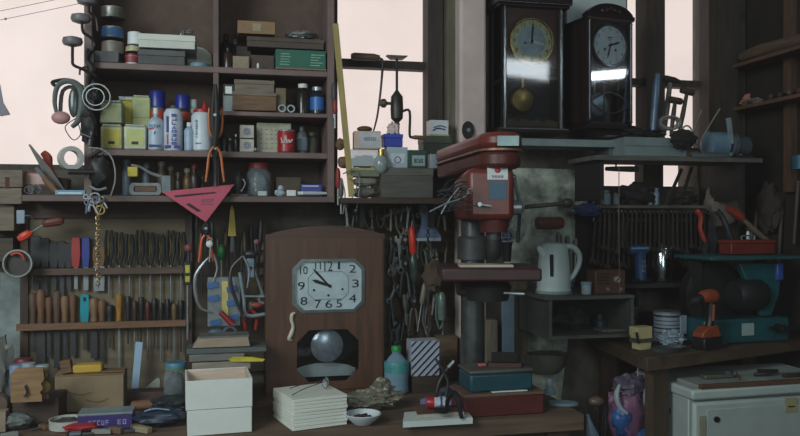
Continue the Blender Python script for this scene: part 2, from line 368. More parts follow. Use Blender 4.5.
# --- top row right bay
for i, (x, y, c_) in enumerate(((226, 33, (40, 32, 30)), (235, 38, (60, 55, 56)), (228, 47, (52, 34, 32)))):
    bottle('dark_bottle', ['tall dark brown bottle beside the divider, back of top right bay', 'grey glass bottle with silver cap, top right bay', 'short dark red bottle in front, beside the divider, top right bay'][i],
           (x-6, y, x+6, None), M(c_, .25, g=.3), STEEL if i == 1 else BLACK, (.16, .12, .25)[i], B0)
box1('small_box', 'small cream paper box in front of dark bottles, top right bay', 'box', (233, 56, 249, None), M((160, 140, 120), .8), 16, .25, B0)
box1('small_box', 'small dark wooden box behind the cream paper box, top right bay', 'box', (236, 46, 251, None), DWOOD, 16, .16, B0)
carton('cardboard_box', 'tan taped cardboard box on top of the long dark box, top right bay', (238, 21, 275, None), CARD, 30, .22, B0+.125, tape=None, sticker=M((170, 150, 125), .7), srect=(.4, .2, .62, .8))
carton('long_box', 'long dark brown box spanning above the green box, top right bay', (248, 38, 324, None), M((84, 68, 62), .7, g=.25), 55, .23, B0+.079, lid=M((90, 74, 66), .7), lidh=.4)
box1('long_box', 'short dark brown box left of the green box, top right bay', 'box', (251, 55, 274, None), M((84, 66, 58), .7), 45, .235, B0)
box1('long_box', 'dark box hidden behind the green box, top right bay', 'box', (285, 56, 322, None), M((60, 50, 45), .7), 30, .14, B0)
t = carton('green_box', 'green cardboard box with pale printed lines, top right bay', (276, 50, 326, None), M((38, 100, 82), .5, g=.2), 33, .272, B0+.004)
p = t.part('print', M((150, 190, 160), .6, bump=0))
for sx in (-1, 1):
    if sx == 1: p = t.part('print', M((150, 190, 160), .6, bump=0))
    for i in range(5): p.box(sx*15-6+i*.3, sx*15+rnd.uniform(2, 8), -.3, 0, 3+i*2.6, 3.8+i*2.6)
t.part('tray_edge', M((150, 120, 95), .7)).box(-25, 25.4, -.6, 33, -1.3, 0)
t = Th('plastic_bag', 'crumpled grey plastic bag lying on the long dark box', 'bag', (284, 27, 322, None), .2, B0+.124); t.part('plastic_bag', M((120, 120, 118), .35, g=.3)).ball((0, 14, 5), (16, 10, 4.2), 26, 14, amp=.3, seed=3, fr=3)
t = Th('white_rod', 'tiny white stub standing on the top right bay board', 'stub', (256.5, 65, 259.5, None), .265, B0); t.part('white_rod', WHITE).lathe([(1.2, 0), (1.2, 4), (.6, 5)])
# --- second row right bay
carton('wooden_box', 'grey wooden box on top of the brown box in the middle right bay', (235, 80, 274, None), GREYW, 30, .24, B1+.062, lid=GREYW, lidh=.3)
carton('wooden_box', 'brown wooden box beneath the grey box in the middle right bay', (233, 92, 276, None), MWOOD, 36, .26, B1+.004, lid=GREYW, lidh=.2)
for i, (a, y, b) in enumerate(((223, 84, 234), (223, 92, 235), (276, 88, 286))):
    carton('small_box', ['small dark box with a white label above a pale box, middle right bay', 'small pale box beside the brown box, middle right bay', 'small worn cream box right of brown box, middle right bay'][i],
           (a, y, b, None), (M((60, 58, 56), .6), M((150, 156, 156), .6), M((120, 105, 80), .7))[i], 12, .24, B1+(.052 if i == 0 else 0), sticker=WHITE if i == 0 else None)
t = Th('metal_cog', 'dark metal cog standing behind a clamp, middle right bay', 'cog', (279, 89, 292, None), .14, B1+.01); p = t.part('metal_cog', IRON); p.ring((0, 0, 8), 6, 2, ax='y').rod((0, -2, 8), (0, 3, 8), 2)
for i in range(10): p.xf((cos(i*.628)*8, 0, 8+sin(i*.628)*8), ry=-i*36).box(-1, 1, -1.5, 1.5, -1.2, 1.2)
p.nx()
for i, x in enumerate((282, 291)):
    t = Th('metal_ring', ['bright metal ring standing left, in front of the dark cog', 'bright metal ring standing right, beside the white-capped bottle'][i], 'ring', (x-4, 101, x+4, None), .25, B1); t.part('metal_ring', STEEL).ring((0, 0, 4.4), 3.3, 1, ax='y')
bottle('medicine_bottle', 'dark bottle with a white cap, middle right bay', (297, 83, 310, None), M((42, 40, 36), .2), WHITE, .24, B1, lab=None, neck=.6, sh=.66)
bottle('medicine_bottle', 'dark bottle with a bright blue label and silver cap, middle right bay', (311, 86, 325, None), M((35, 38, 50), .2), M((170, 175, 180), .3, .5), .25, B1, lab=M((50, 110, 185), .4, g=.3), neck=.6, sh=.7)
# --- third row right bay
for i, (y, z_) in enumerate(((125, B2+.046), (139, B2))):
    carton('small_carton', ['small white carton with a round mark, upper of two stacked', 'small white carton with a round mark, lower of two stacked'][i], (240, y, 254, None), M((200, 190, 180), .6), 14, .25, z_)
    THS[-1].part('print', M((110, 130, 160), .6)).ring((0, -.3, 6.3), 3.2, .35).ring((0, -.3, 6.3), 1.6, .5, n=12)
for i, (x, y, w) in enumerate(((224, 132, 7), (230, 138, 8), (236, 134, 5))):
    bottle('tiny_bottle', ['dark tiny bottle beside the divider, third row right bay', 'squat dark tiny bottle between two others, third row right bay', 'thin dark tiny bottle next to the small white cartons'][i], (x-w/2, y, x+w/2, None), M((50, 48, 48), .3), (BLACK, STEEL, WHITE)[i], .2, B2)
t = carton('cream_box', 'worn cream box with scribbled lettering behind the red tin', (257, 123, 291, None), M((185, 180, 160), .7, g=.35), 28, .205, B2)
p = t.part('print', M((90, 95, 90), .7, bump=0))
for i in range(5):
    for j in range(6): p.xf((-13+j*5+rnd.random(), -.3, 5+i*4.6), ry=rnd.uniform(-40, 40)).box(-1.6, 1.6, 0, .3, -.25, .25)
p.nx()
can('red_tin', 'red tin with pale flowing lettering, third row right bay', (278, 129, 296, None), M((170, 32, 34), .35), STEEL, .265, B2, txt='Oola', tcol=M((225, 190, 190), .5), caph=.1)
THS[-1].parts[-1].box(-6, 2, -.5, 0, 9, 9.8)
bottle('glass_bottle', 'clear bottle with a pale blue label right of the red tin', (297, 126, 308, None), M((105, 112, 112), .25), M((90, 90, 88), .4), .18, B2, lab=M((160, 180, 195), .5), neck=.5)
bottle('glass_bottle', 'dim cream bottle at the right of the third row', (306, 132, 318, None), M((95, 92, 80), .4), M((110, 100, 80), .4), .14, B2, neck=.6)
t = Th('metal_bolt', 'shiny bolt lying in front of the cream box', 'bolt', (253, 145, 260, None), .262, B2); t.part('metal_bolt', STEEL).ball((-1, 0, 2), 2).rod((0, 0, 1.5), (5, 1, 1.2), .8)
# --- bottom row right bay
jar('storage_jar', 'glass jar with a red lid in the bottom right bay', (247, 162, 271, None), M((150, 40, 42), .5), .22, B3, fill=M((110, 118, 125), .5, g=.5, sc=40), fh=.7, lh=.17)
t = Th('hand_grinder', 'dark metal hand grinder standing left of the red-lidded jar', 'grinder', (232, 171, 246, None), .24, B3)
t.part('grinder_body', IRON).lathe([(5, 0), (5, 2), (3, 5), (5, 12), (5.5, 18), (3, 22), (1.5, 25)], (0, 4, 0)); t.part('crank', STEEL).tube([(4, -1, 17), (6, -3, 12), (3, -3, 6)], .7).ball((2.5, -3, 5), 1.4); t.part('base', M((90, 82, 76), .6)).box(-8, 9, -4, 10, -.1, 2)
t = Th('white_figurine', 'small white figurine beside the jar in the bottom right bay', 'figurine', (274, 184, 286, None), .25, B3); p = t.part('white_figurine', M((180, 190, 200), .5)); p.ball((0, 3, 3), (5.5, 3, 3.4)).ball((1, 3, 8), 3.2).ball((-3, 2, 4), 2.5)
box1('small_block', 'tiny pale label block in front of the glass jar', 'block', (258, 191, 267, None), M((200, 205, 205), .5), 5, .265, B3)
box1('small_block', 'small white block between the figurine and the blue box', 'block', (287, 190, 296, None), WHITE, 6, .26, B3)
box1('dark_box', 'dim brown wooden box at the back of bottom right bay', 'box', (276, 177, 301, None), M((86, 74, 60), .7), 30, .15, B3)
box1('blue_box', 'deep blue small box in the bottom right bay', 'box', (301, 184, 322, None), BLUE, 12, .22, B3)
THS[-1].part('print', WHITE).box(-9, 7, -.4, 0, 10, 11)
t = Th('white_tube', 'white tube lying in front of the blue box', 'tube', (296, 190, 328, None), .262, B3); t.part('tube_body', M((200, 205, 205), .45)).lathe([(2.6, 0), (2.6, 16), (1.6, 24)], (-9, 2, 3), ax='x', sx=1.1, sy=.8); t.part('cap', WHITE).lathe([(1.8, -14), (2, -9)], (0, 2, 3), ax='x')
THS[-1].parts[0].v = [Vector(v) for v in THS[-1].parts[0].v]
# --- tall compartment, left bay (board 2)
YEL = M((205, 185, 60), .5, g=.3); PYEL = M((190, 192, 120), .5, g=.25)
def tin(label, bb, body, d, z, lab=None, dep=18, txt=None):
    t = Th('square_tin', label, 'tin', bb, d, z); w, h = t.w, t.h
    t.part('tin_body', body).box(-w/2, w/2, 0, dep, 0, h*.93, b=1.6); t.part('lid', STEEL).box(-w/2+1.5, w/2-1.5, 1.2, dep-1.2, h*.93, h, b=.5)
    if lab: t.part('paper_label', lab).box(-w*.36, w*.36, -.3, 0, h*.15, h*.8)
    if txt: t.part('print', INK).box(-w*.15, w*.15, -.5, 0, h*.2, h*.32)
    return t
tin('amber yellow square tin, lower left of the tins by the side panel', (101, 124, 122, None), M((170, 165, 120), .45, .2), .25, B2, YEL, txt=1)
tin('grey green square tin with pale label stacked on the amber tin', (100, 100, 122, None), M((150, 156, 128), .4, .3), .245, B2+.0835, M((170, 172, 120), .5), dep=20)
tin('pale yellow square tin with a dark square mark, in the front row', (124, 124, 146, None), M((185, 188, 165), .4, .2), .25, B2, PYEL, txt=1)
tin('yellow tin standing at the back between stacked tins', (117, 96, 134, None), YEL, .16, B2, None, 14)
tin('pale green tin on top of another at the back beside blue cap', (132, 95, 150, None), PYEL, .17, B2+.107, M((175, 180, 130), .5), 14)
tin('pale green tin at the back beneath a matching one', (132, 114, 150, None), PYEL, .17, B2+.05, M((170, 175, 120), .5), 14)
box1('dark_box', 'dark box at the back under the pale green tins', 'box', (130, 134, 152, None), BLACK, 14, .17, B2)
spray('spray_can', 'spray can with a blue cap and orange band, taller of the two', (148, 90, 165, None), M((120, 130, 150), .35, .4), BLUE, .17, B2, band=M((195, 75, 50), .4), capfrac=.26)
spray('spray_can', 'spray can with a blue cap and orange band, right and shorter', (174, 94, 190, None), M((60, 50, 60), .35), BLUE, .17, B2, band=M((195, 75, 50), .4), capfrac=.24)
t = bottle('glue_bottle', 'white squeeze bottle with a nozzle tip and blue print', (147, 107, 163, None), M((175, 190, 205), .4, g=.2), WHITE, .25, B2, lab=None, neck=.25, sh=.66)
t.part('print', M((60, 60, 140), .5)).box(-6, 6, -.3, 0, 3, 5.5); marks(t.parts[-1], 12, 4, 0, 24, n=5); marks(t.parts[-1], 3, 4, 0, 17, n=1)
t.part('red_print', RED).box(-7, -1, -.25, 0, 21, 22)
t = Th('spray_can', 'white spray can with vertical blue lettering, capless, front row', 'spray can', (163, 105, 182, None), .255, B2); r = 9.3
t.part('can_body', M((205, 210, 222), .35, g=.2)).lathe([(8.6, 0), (r, 1), (r, 38), (7, 42)], (0, r, 0)); t.part('nozzle', STEEL).lathe([(7, 42), (3, 44), (2, 46)], (0, r, 0))
t.part('print', M((40, 55, 150), .45)).box(-6, -4, -.3, 1, 18, 34).box(-7.5, 7.5, .2, 2, 2, 5); marks(t.parts[-1], 32, 6.5, 1.5, 21, y=-.5, n=8, rot=90, seed=4)
t.part('red_print', M((200, 70, 70), .4)).box(-5.6, -4.6, -.3, 1, 6, 16)
bottle('glue_bottle', 'small pale blue bottle between the spray cans and the large white bottle', (184, 122, 194, None), M((165, 185, 205), .4), WHITE, .25, B2, neck=.4)
t = bottle('white_bottle', 'large white plastic bottle with a red collar, front row', (191, 108, 212, None), M((205, 212, 220), .4, g=.12), M((190, 45, 50), .4), .255, B2, neck=.62, sh=.82)
t.part('print', M((90, 110, 130), .5)).box(-6, 0, -.2, 1, 7, 8); marks(t.parts[-1], 18, 3, -5, 22, y=-.3, n=7, rot=90, seed=5)
bottle('nozzle_bottle', 'pale bottle with white cap behind the large white bottle', (187, 99, 198, None), M((160, 165, 165), .4), M((190, 200, 195), .4), .14, B2, neck=.7, sh=.8)
t = Th('nozzle_bottle', 'bottle with a red pointed nozzle behind the large white bottle', 'bottle', (198, 96, 211, None), .13, B2); t.part('bottle_body', WHITE).lathe([(6, 0), (6, 36), (4, 40)], (0, 6, 0)); t.part('nozzle', RED).lathe([(4.4, 40), (3.6, 44), (.7, 53)], (0, 6, 0))
# --- bottom row left bay
for i, (x, w, y, b_, c_) in enumerate(((126, 9, 158, (140, 155, 170), (175, 185, 190)), (146, 8, 163, (110, 120, 130), (150, 155, 160)), (161, 9, 161, (120, 98, 84), (180, 168, 150)), (170, 9, 166, (130, 104, 80), (170, 152, 125)),
                                       (187, 8, 168, (126, 94, 58), (190, 180, 160)), (194, 8, 164, (70, 60, 56), (185, 60, 50)), (202, 7, 176, (70, 60, 50), (90, 84, 76)), (178, 7, 172, (60, 56, 52), (90, 80, 70)))):
    bottle('small_bottle', ['grey blue small bottle at the left end of bottom left bay', 'dark small bottle behind the tape gun', 'brown small bottle with a grey cap right of the tape gun', 'brown small bottle with a wide tan cap', 'amber small bottle with a pale cap, near the divider', 'dark small bottle with a red cap behind the pink set square', 'squat dark bottle nearest the divider, bottom left bay', 'dark squat bottle between two brown ones, bottom left bay'][i],
           (x-w/2, y, x+w/2, None), M(b_, .35), M(c_, .4), .1+.02*(i % 3), B3, neck=.65, sh=.6)
t = Th('staple_gun', 'grey steel staple gun with a squeeze handle and yellow tag on the bottom left board', 'staple gun', (130, 164, 171, None), .26, B3+.001)
t.part('gun_body', M((120, 122, 124), .4, .5)).frame([(-20, 2), (-18, 0), (8, 0), (10, 2), (10, 9), (8, 12), (-18, 12), (-20, 9)], [(-16, 4), (-15, 3), (5, 3), (6, 4), (6, 8), (5, 9), (-15, 9), (-16, 8)], 0, 7)
t.part('magazine', M((100, 66, 40), .5)).box(-15, 5, 1, 6, 3.5, 8.5); t.part('head', M((110, 118, 122), .4, .4)).box(10, 20, 0, 8, 2, 20, b=1)
t.part('lever', STEEL).tube([(12, 3, 18), (0, 3, 22), (-10, 3, 28), (-19, 3, 30)], [2, 1.6, 1.4, 1]); t.part('tag', YEL).box(-22, -12, -1, 4, 18, 28, b=1)
t = Th('steel_ruler', 'long pale steel strip lying along the bottom board edge', 'ruler', (56, 196, 84, None), .275, B3, rz=12.5); t.part('ruler_blade', M((120, 160, 190), .4)).box(-14, 14, 0, 6, 0, 4.5); t.part('markings', WHITE).box(-11, 11, -.3, 0, 1, 2.2)
box1('paper_card', 'pale card lying flat under the staple gun', 'card', (104, 195, 132, None), M((150, 158, 165), .6), 16, .275, B3)
# ================= LEFT TOOL RACK =================
RK = .10   # rails stand this far out of the wall
ZTB = .802
t = W('tool_board', 'brown plywood tool board with two rails full of handles under the left shelves', 'tool rack', kind=None)
sa, sb = S(22, .03), S(186, .03)
t.part('backboard', M((120, 106, 86), .8, k='w', sc=4, g=.4)).box(sa, sb, -.045, -.012, ZTB, ZB[3]-.021)
RAIL = M((100, 78, 66), .7, k='w', g=.3)
zr1, zr2 = Z(110, 268, RK), Z(110, 322, RK)
t.part('upper_rail', RAIL).box(S(28, RK), S(186, RK), -RK, -.083, zr1-.022, zr1, b=.001)
t.part('lower_rail', M((128, 92, 68), .7, k='w', g=.3)).box(S(16, RK), S(186, RK), -RK, -.083, zr2-.022, zr2, b=.001)
t.part('side_batten', DWOODZ).box(S(20, .06), S(28, .06), -.06, -.046, ZTB, ZB[3]-.021)
t.part('side_batten', DWOODZ).box(S(185, .06), S(192, .06), -.06, -.046, ZTB, ZB[3]-.021)
t.part('top_batten', M((86, 66, 58), .7, k='w')).box(S(26, .06), S(186, .06), -.062, -.046, Z(100, 218, .06), ZB[3]-.021)
def handled(name, label, cat, x, ytop, ymid, ybot, w, hm, bm, kind='round', d=RK-.004+.006, bw=.35, group=None, hole=None, ferrule=None, lean=0):
    """a hand tool standing blade-down in a rail: grip from ytop to ymid, blade to ybot"""
    t = Th(name, label, cat, (x-w/2, ytop, x+w/2, ybot), RK-.035, group=group, roll=lean)
    H = t.h; hb = ybot-ymid; r = w/2
    g = t.part('handle', hm)
    if kind == 'round': g.lathe([(r*.55, hb), (r*.85, hb+2), (r*.7, hb+(H-hb)*.3), (r, hb+(H-hb)*.6), (r, H-2.5), (r*.7, H)], (0, 0, 0), n=14)
    elif kind == 'flat': g.prism([(-r*.75, hb), (r*.75, hb), (r, hb+(H-hb)*.4), (r*.9, H-1), (r*.5, H), (-r*.5, H), (-r*.9, H-1), (-r, hb+(H-hb)*.4)], -2.2, 2.2); g.bev = .5
    elif kind == 'plier':
        for s in (-1, 1): g.tube([(s*r*.2, 0, hb), (s*r*.75, 0, hb+(H-hb)*.35), (s*r*.8, 0, hb+(H-hb)*.7), (s*r*.5, 0, H)], [1, 1.5, 1.6, 1.2], 8)
    b = t.part('blade', bm)
    if bw > 0: b.box(-r*bw, r*bw, -.7, .7, 0, hb, b=.1)
    else: b.rod((0, 0, 0), (0, 0, hb+1), .8, 1)
    if ferrule: t.part('ferrule', ferrule).lathe([(r*.65, hb-.5), (r*.7, hb+3)], n=12)
    if hole: t.part('hanging_hole', hole).box(-r*.3, r*.3, -2.6, 0, H-7, H-3)
    return t
BK = M((44, 44, 46), .55, g=.3); BK2 = M((36, 38, 36), .5, g=.4)
for i, (x, yt, w) in enumerate(((36, 236, 10), (45, 238, 9), (54, 242, 9), (62, 241, 8), (69, 243, 8))):
    handled('scraper', f'wide black-gripped scraper standing in the upper rail, {ORD[i]} from the left', 'scraper', x, yt, 268, 290+i % 2*6, w, BK, DSTEEL, 'flat', bw=.55)
handled('chisel', 'chisel with a bright red flat handle in the upper rail', 'chisel', 76, 237, 267, 289, 9, M((170, 48, 44), .45, g=.2), STEEL, 'flat', bw=.4)
handled('chisel', 'chisel with a blue flat handle in the upper rail', 'chisel', 86, 237, 267, 290, 8, M((44, 58, 140), .45, g=.2), STEEL, 'flat', bw=.6)
handled('scraper', 'scraper with a ribbed brown handle and a square blade behind the chain', 'scraper', 99, 246, 266, 291, 12, M((128, 92, 58), .6, k='w'), STEEL, 'flat', bw=.85)
for i in range(8):
    x = 109+i*10.3
    t = handled('pliers', f'dark pliers with a brass-coloured edge in the upper rail, {ORD[i]} right of the chain', 'pliers', x, 230+i % 3*2, 266, 296+(i*7) % 9, 8.5, BK2, STEEL, 'plier', bw=0)
    t.part('grip_edge', M((120, 100, 50), .5)).tube([(-1, -1.6, t.h-8), (.2, -2, t.h-16), (-1, -1.6, t.h-26)], .5)
WD = [M((126, 90, 64), .6, k='w', axis='z', g=.35), M((120, 84, 60), .65, k='w', axis='z', g=.35), M((140, 106, 78), .6, k='w', axis='z', g=.35), M((104, 80, 62), .65, k='w', axis='z', g=.4)]
lows = [(33, 293, 8, 3), (41, 289, 9, 0), (49, 297, 7, 1), (57, 291, 8, 3), (65, 296, 8, 2), (73, 295, 7, 1)]
kinds = ['dark weathered', 'long orange-brown', 'short brown', 'grey-brown', 'pale', 'reddish']
for i, (x, yt, w, m_) in enumerate(lows):
    handled('file', f'file with a {kinds[i]} wooden handle, {ORD[i]} from the left in the lower rail', 'file', x, yt, 323, 352+(i*11) % 17, w, WD[m_], DSTEEL, 'round', bw=(.3, .9, .5, .7, .4, .8)[i], ferrule=STEEL)
handled('file', 'file with a bright teal plastic handle in the lower rail', 'file', 85, 294, 323, 350, 9, TEAL, DSTEEL, 'flat', bw=.4, hole=INK)
handled('file', 'thick tan wooden file handle just right of the teal handle', 'file', 94, 298, 323, 358, 9, WD[2], DSTEEL, 'round', bw=.7, ferrule=STEEL)
handled('file', 'tan wooden file handle leaning beside another, right of teal handle', 'file', 102, 300, 323, 362, 8, WD[0], DSTEEL, 'round', bw=.4, ferrule=STEEL)
handled('file', 'squat black file handle between tan and amber ones, lower rail', 'file', 110, 305, 323, 348, 8, BK, DSTEEL, 'round', bw=.3)
handled('file', 'amber wooden file handle in the middle of the lower rail', 'file', 119, 294, 323, 392, 7, M((170, 122, 50), .55, k='w', axis='z'), STEEL, 'round', bw=.25, ferrule=STEEL)
for i in range(9):
    x = 128+i*6.6; c_ = [(52, 48, 46), (70, 50, 44), (44, 42, 42), (84, 44, 38), (40, 40, 40), (46, 44, 40), (36, 36, 38), (110, 84, 56), (42, 40, 40)][i]
    handled('screwdriver', f'slim dark-handled screwdriver, {ORD[i]} right of the amber handle in the lower rail' if i not in (3, 7) else ('slim dark red screwdriver handle among black ones in the lower rail' if i == 3 else 'slim tan screwdriver handle near the right end of the lower rail'),
            'screwdriver', x, 296+(i*5) % 9, 323, 344+(i*13) % 24, 6, M(c_, .45, g=.3), STEEL if i % 2 else DSTEEL, 'round', bw=0)
# chain
t = Th('jewelry_chain', 'gold and silver link chain dangling in front of the tool rack', 'chain', (92, 200, 104, 288), .29)
p = t.part('chain_links', M((190, 165, 130), .3, .9, g=.5))
for i in range(26):
    z_ = 8+i*2.6; p.tube([(cos(q)*1.7+sin(i)*.5, sin(q)*1.7 if i % 2 else sin(q)*.5, z_+sin(q)*2.1) for q in [j*pi/4 for j in range(8)]], .55, 5, True)
p.tube([(-1, 0, 74), (-4, 0, 82), (-5, 0, 90)], .8).tube([(1, 0, 74), (4, 0, 82), (5, 0, 90)], .8)
t.part('clasp', STEEL).ball((0, 0, 4), 2.2).rod((0, 0, 0), (0, 0, 8), .7)
t.part('brass_ring', BRASS).ring((2, 0, 78), 4.2, 1.1)
t = Th('key_bunch', 'bunch of silver hooks and keys at the top of the chain', 'keys', (84, 190, 106, 216), .285)
p = t.part('key_ring', STEEL).ring((0, 0, 18), 5, .9).ring((5, -1, 16), 4, .8, ax='x')
for i in range(7): t.part('key', STEEL if i % 3 else M((120, 128, 150), .3, .6)).xf((rnd.uniform(-8, 8), -i*.5, rnd.uniform(8, 18)), ry=rnd.uniform(-50, 50)).ring((0, 0, 3), 2.2, .8, n=12).box(-.7, .7, -.4, .4, -8, 1)
# red screwdriver on the left, with hanging hook
t = Th('screwdriver', 'screwdriver with clear orange-red tip guard hanging aslant over the rack', 'screwdriver', (20, 218, 64, 243), .16)
t.part('handle', M((120, 66, 54), .4, g=.2)).tube([(1, 0, 18), (5, 0, 20), (16, 0, 22), (20, 0, 22)], [2.5, 4, 4.6, 3])
t.part('shaft', STEEL).rod((-13, 0, 9), (2, 0, 18.5), .9)
t.part('tip_guard', M((235, 82, 60), .35, g=.15)).tube([(-22, 0, 4), (-18, 0, 6), (-13, 0, 9), (-9, 0, 11)], [2.4, 4.4, 4.2, 2])
t = Th('round_tin', 'open round tin ring hanging at the left end of rack', 'tin', (3, 249, 32, 278), .17); t.part('tin_wall', M((170, 172, 168), .35, .6)).ring((0, 0, 14.5), 13.2, 1.2, n=32).ring((0, 5, 14.5), 13, 1, n=32).ring((0, 2.5, 14.5), 13.3, .8, n=32)
t.part('tin_bottom', M((70, 66, 62), .5, .3)).lathe([(13, 6), (13, 7)], (0, 0, 14.5), ax='y', n=28)
t.part('red_thread', M((200, 80, 60), .6)).tube([(-6, 0, 23), (-1, 0, 25), (4, 0, 23), (6, 1, 18)], 1.3)
# blocks and planks at far left
t = Th('wooden_crate', 'grey-brown weathered wooden crate at far left under the window', 'crate', (-14, 170, 20, 204), .17)
p = t.part('crate_boards', GREYW); p.box(-18, 18, 0, 30, 17, 34, b=.5).box(-18, 17, 1, 30, 0, 16.2); t.part('rust_patch', M((96, 50, 36), .8)).box(2, 6, -.3, 0, 16, 27)
box1('plank', 'grey weathered plank end below the crate at far left', 'plank', (-18, 206, 13, 231), M((128, 116, 100), .8, k='w', g=.4), 40, .14, bev=.8)
box1('plank', 'dim wooden beam end at far left beneath plank end', 'plank', (-14, 238, 12, 262), M((86, 74, 62), .8, k='w', g=.4), 40, .1)
t = carton('picture_card', 'small framed pink and white card propped behind the files at left', (22, 172, 48, 186), WHITE, 3, .12, None, sticker=M((205, 165, 155), .5), srect=(.1, .15, .9, .9), cat='card'); t.part('card_edge', M((110, 40, 40), .5)).frame([(-13, 0), (13, 0), (13, 14), (-13, 14)], [(-11.5, 1.5), (11.5, 1.5), (11.5, 12.5), (-11.5, 12.5)], -.8, 0)
box1('wooden_block', 'brown rough wooden block standing behind the files at left', 'block', (26, 178, 66, None), M((78, 60, 50), .8, k='w'), 20, .12, ZB[3])
t = Th('file', 'grey tapering file leaning left on the ledge by the window', 'file', (56, 148, 66, None), .22, ZB[3]+.008, roll=-32); t.part('file_blade', M((88, 84, 80), .5, .3)).prism([(-4, 0), (4.5, 0), (4, 26), (.8, 56), (-.6, 56), (-3.4, 26)], 0, 3)
t = Th('pliers', 'pliers with a thick red handle leaning left by the window', 'pliers', (58, 156, 70, None), .16, ZB[3]+.008, roll=-26); t.part('handle', M((170, 66, 54), .45)).tube([(0, 0, 16), (-2, 0, 28), (1.5, 0, 38), (0, 0, 45)], [2, 4, 4.6, 3]); t.part('jaw', IRON).tube([(0, 0, 0), (1, 0, 16)], [3, 2.4])
t = Th('chisel', 'brown wooden-handled chisel leaning left among the files', 'chisel', (52, 168, 60, None), .25, ZB[3]+.010, roll=-38); t.part('handle', MWOODZ).lathe([(3, 0), (4, 8), (3, 18)]); t.part('blade', DSTEEL).box(-2, 2, -1, 1, 18, 30)
t = Th('wire_coil', 'round nest of silver wire at the left end of the ledge', 'wire', (24, 188, 42, None), .25, ZB[3]); p = t.part('wire_coil', STEEL)
for i in range(10): p.ring((rnd.uniform(-2, 2), rnd.uniform(0, 5), 5+rnd.uniform(-1, 1)), rnd.uniform(3, 7), .5, 16, 4, sq=.6, ax='y' if i % 2 else 'x')
t = Th('spring_clip', 'pale blue-grey clip hanging from ledge left corner', 'clip', (16, 210, 25, 224), .22); t.part('clip_body', M((150, 165, 180), .5)).box(-4, 4, 0, 4, 0, 14, b=1); t.part('spring', DSTEEL).tube([(4, 2, 8), (9, 2, 8), (11, 2, 5)], 1.2)
# ---- things hung on the left side panel
def knob_lever(label, x, y, w, pts):
    t = Th('crank_lever', label, 'lever', (x-w/2, y, x+w/2, y+30), .345)
    t.part('knob', M((112, 106, 108), .45, g=.3)).lathe([(w*.1, 20), (w*.42, 22), (w*.5, 25), (w*.45, 29), (w*.2, 30.5)], (0, 0, 0), n=20, sy=.8)
    t.part('arm', M((52, 44, 42), .5, .5)).tube(pts, 1.5)
knob_lever('iron lever with a flat mushroom knob, lowest of three on the shelf side', 72.5, 37, 20, [(0, 0, 22), (0, 0, 8), (1, 0, 2), (10, 0, -2), (22, 3, -8)])
knob_lever('iron lever with a mushroom knob, middle of three on the shelf side', 81, 14, 20, [(1, 0, 22), (2, 0, 12), (8, 2, 8), (12, 4, 2), (10, 3, -6)])
knob_lever('iron lever with a dark knob, topmost of three at the picture edge', 87, -4, 20, [(2, 0, 22), (2, 0, 14), (8, 3, 10), (10, 3, -4)])
t = Th('bracket', 'dark iron bracket and hooks fixed down the shelf unit side', 'bracket', (82, 40, 98, 110), .30)
p = t.part('plate', IRON).box(-3, 4, 0, 3, 0, 60, b=.6); p.tube([(0, -1, 60), (-3, -3, 50), (3, -4, 40), (-2, -2, 28), (2, -3, 12)], [3, 2, 3.4, 2, 3])
t.part('hook', DSTEEL).tube([(0, -3, 44), (-8, -4, 40), (-9, -4, 34)], 1); t.part('ring', DSTEEL).ring((2, -4, 18), 5, 1)
t = Th('welding_visor', 'grey welding visor with a pink pad hanging by the left window', 'visor', (53, 80, 82, 130), .30)
t.part('visor_shell', M((92, 102, 100), .45, g=.3)).tube([(-9, 0, 12), (-12, 0, 28), (-9, 0, 44), (2, 0, 49), (12, 0, 42), (14, 0, 26), (10, 0, 10), (4, 0, 3)], [1.5, 2.2, 2.6, 2.8, 3.6, 4, 3, 2]).tube([(-8, 6, 14), (-6, 8, 40), (6, 8, 42), (9, 6, 12)], 2)
t.part('lens', M((70, 78, 76), .2, g=.3)).ball((5, 4, 28), (5, 2, 15)); t.part('pad', M((190, 140, 138), .5, g=.2)).ball((-6, -1, 12), (9, 5, 6.5)); t.part('headband', IRON).tube([(-12, 0, 44), (-14, 2, 48), (0, 5, 51), (14, 3, 44)], 1.8)
t = Th('wire_hoops', 'pair of round pale wire hoops hanging at the shelf corner', 'wire', (82, 82, 111, 110), .32)
t.part('outer_hoop', M((150, 146, 140), .4, .5)).ring((0, 0, 13), 13, .9, n=32); t.part('inner_hoop', STEEL).ring((-1, -1, 13), 8.5, .7, n=28); t.part('hub', IRON).ball((-1, 1, 14), 5, amp=.3, seed=4)
t = Th('tape_roll', 'roll of white tape hanging at the left side of shelves', 'tape', (61, 146, 83, 170), .33, rz=38); t.part('tape_roll', M((190, 188, 184), .5, g=.2)).frame([(cos(q)*12, 12+sin(q)*12) for q in [i*pi/12 for i in range(24)]], [(cos(q)*7.5, 12+sin(q)*7.5) for q in [i*pi/12 for i in range(24)]], 0, 9)
t = Th('machine_housing', 'black machine housing with a short arm below the hoops', 'lamp', (74, 150, 106, 192), .35); t.part('housing', M((38, 36, 36), .5)).ball((8, 4, 22), (10, 7, 14), amp=.3, seed=6, fr=3); t.part('arm', IRON).rod((-20, -2, 20), (8, 0, 20), 2.8).rod((-2, 0, 34), (10, 0, 42), 2); t.part('bracket', STEEL).tube([(0, -4, 6), (8, -6, 2), (16, -4, 4)], 1.4)
t = Th('cable', 'thin pale cable arching down beside the shelf unit', 'cable', (82, 146, 116, 198), .34); t.part('cable', M((150, 150, 145), .5)).tube([(-10, 0, 50), (2, 0, 49), (11, 0, 42), (15, 0, 30), (15, 0, 16), (11, 0, 2)], .8)
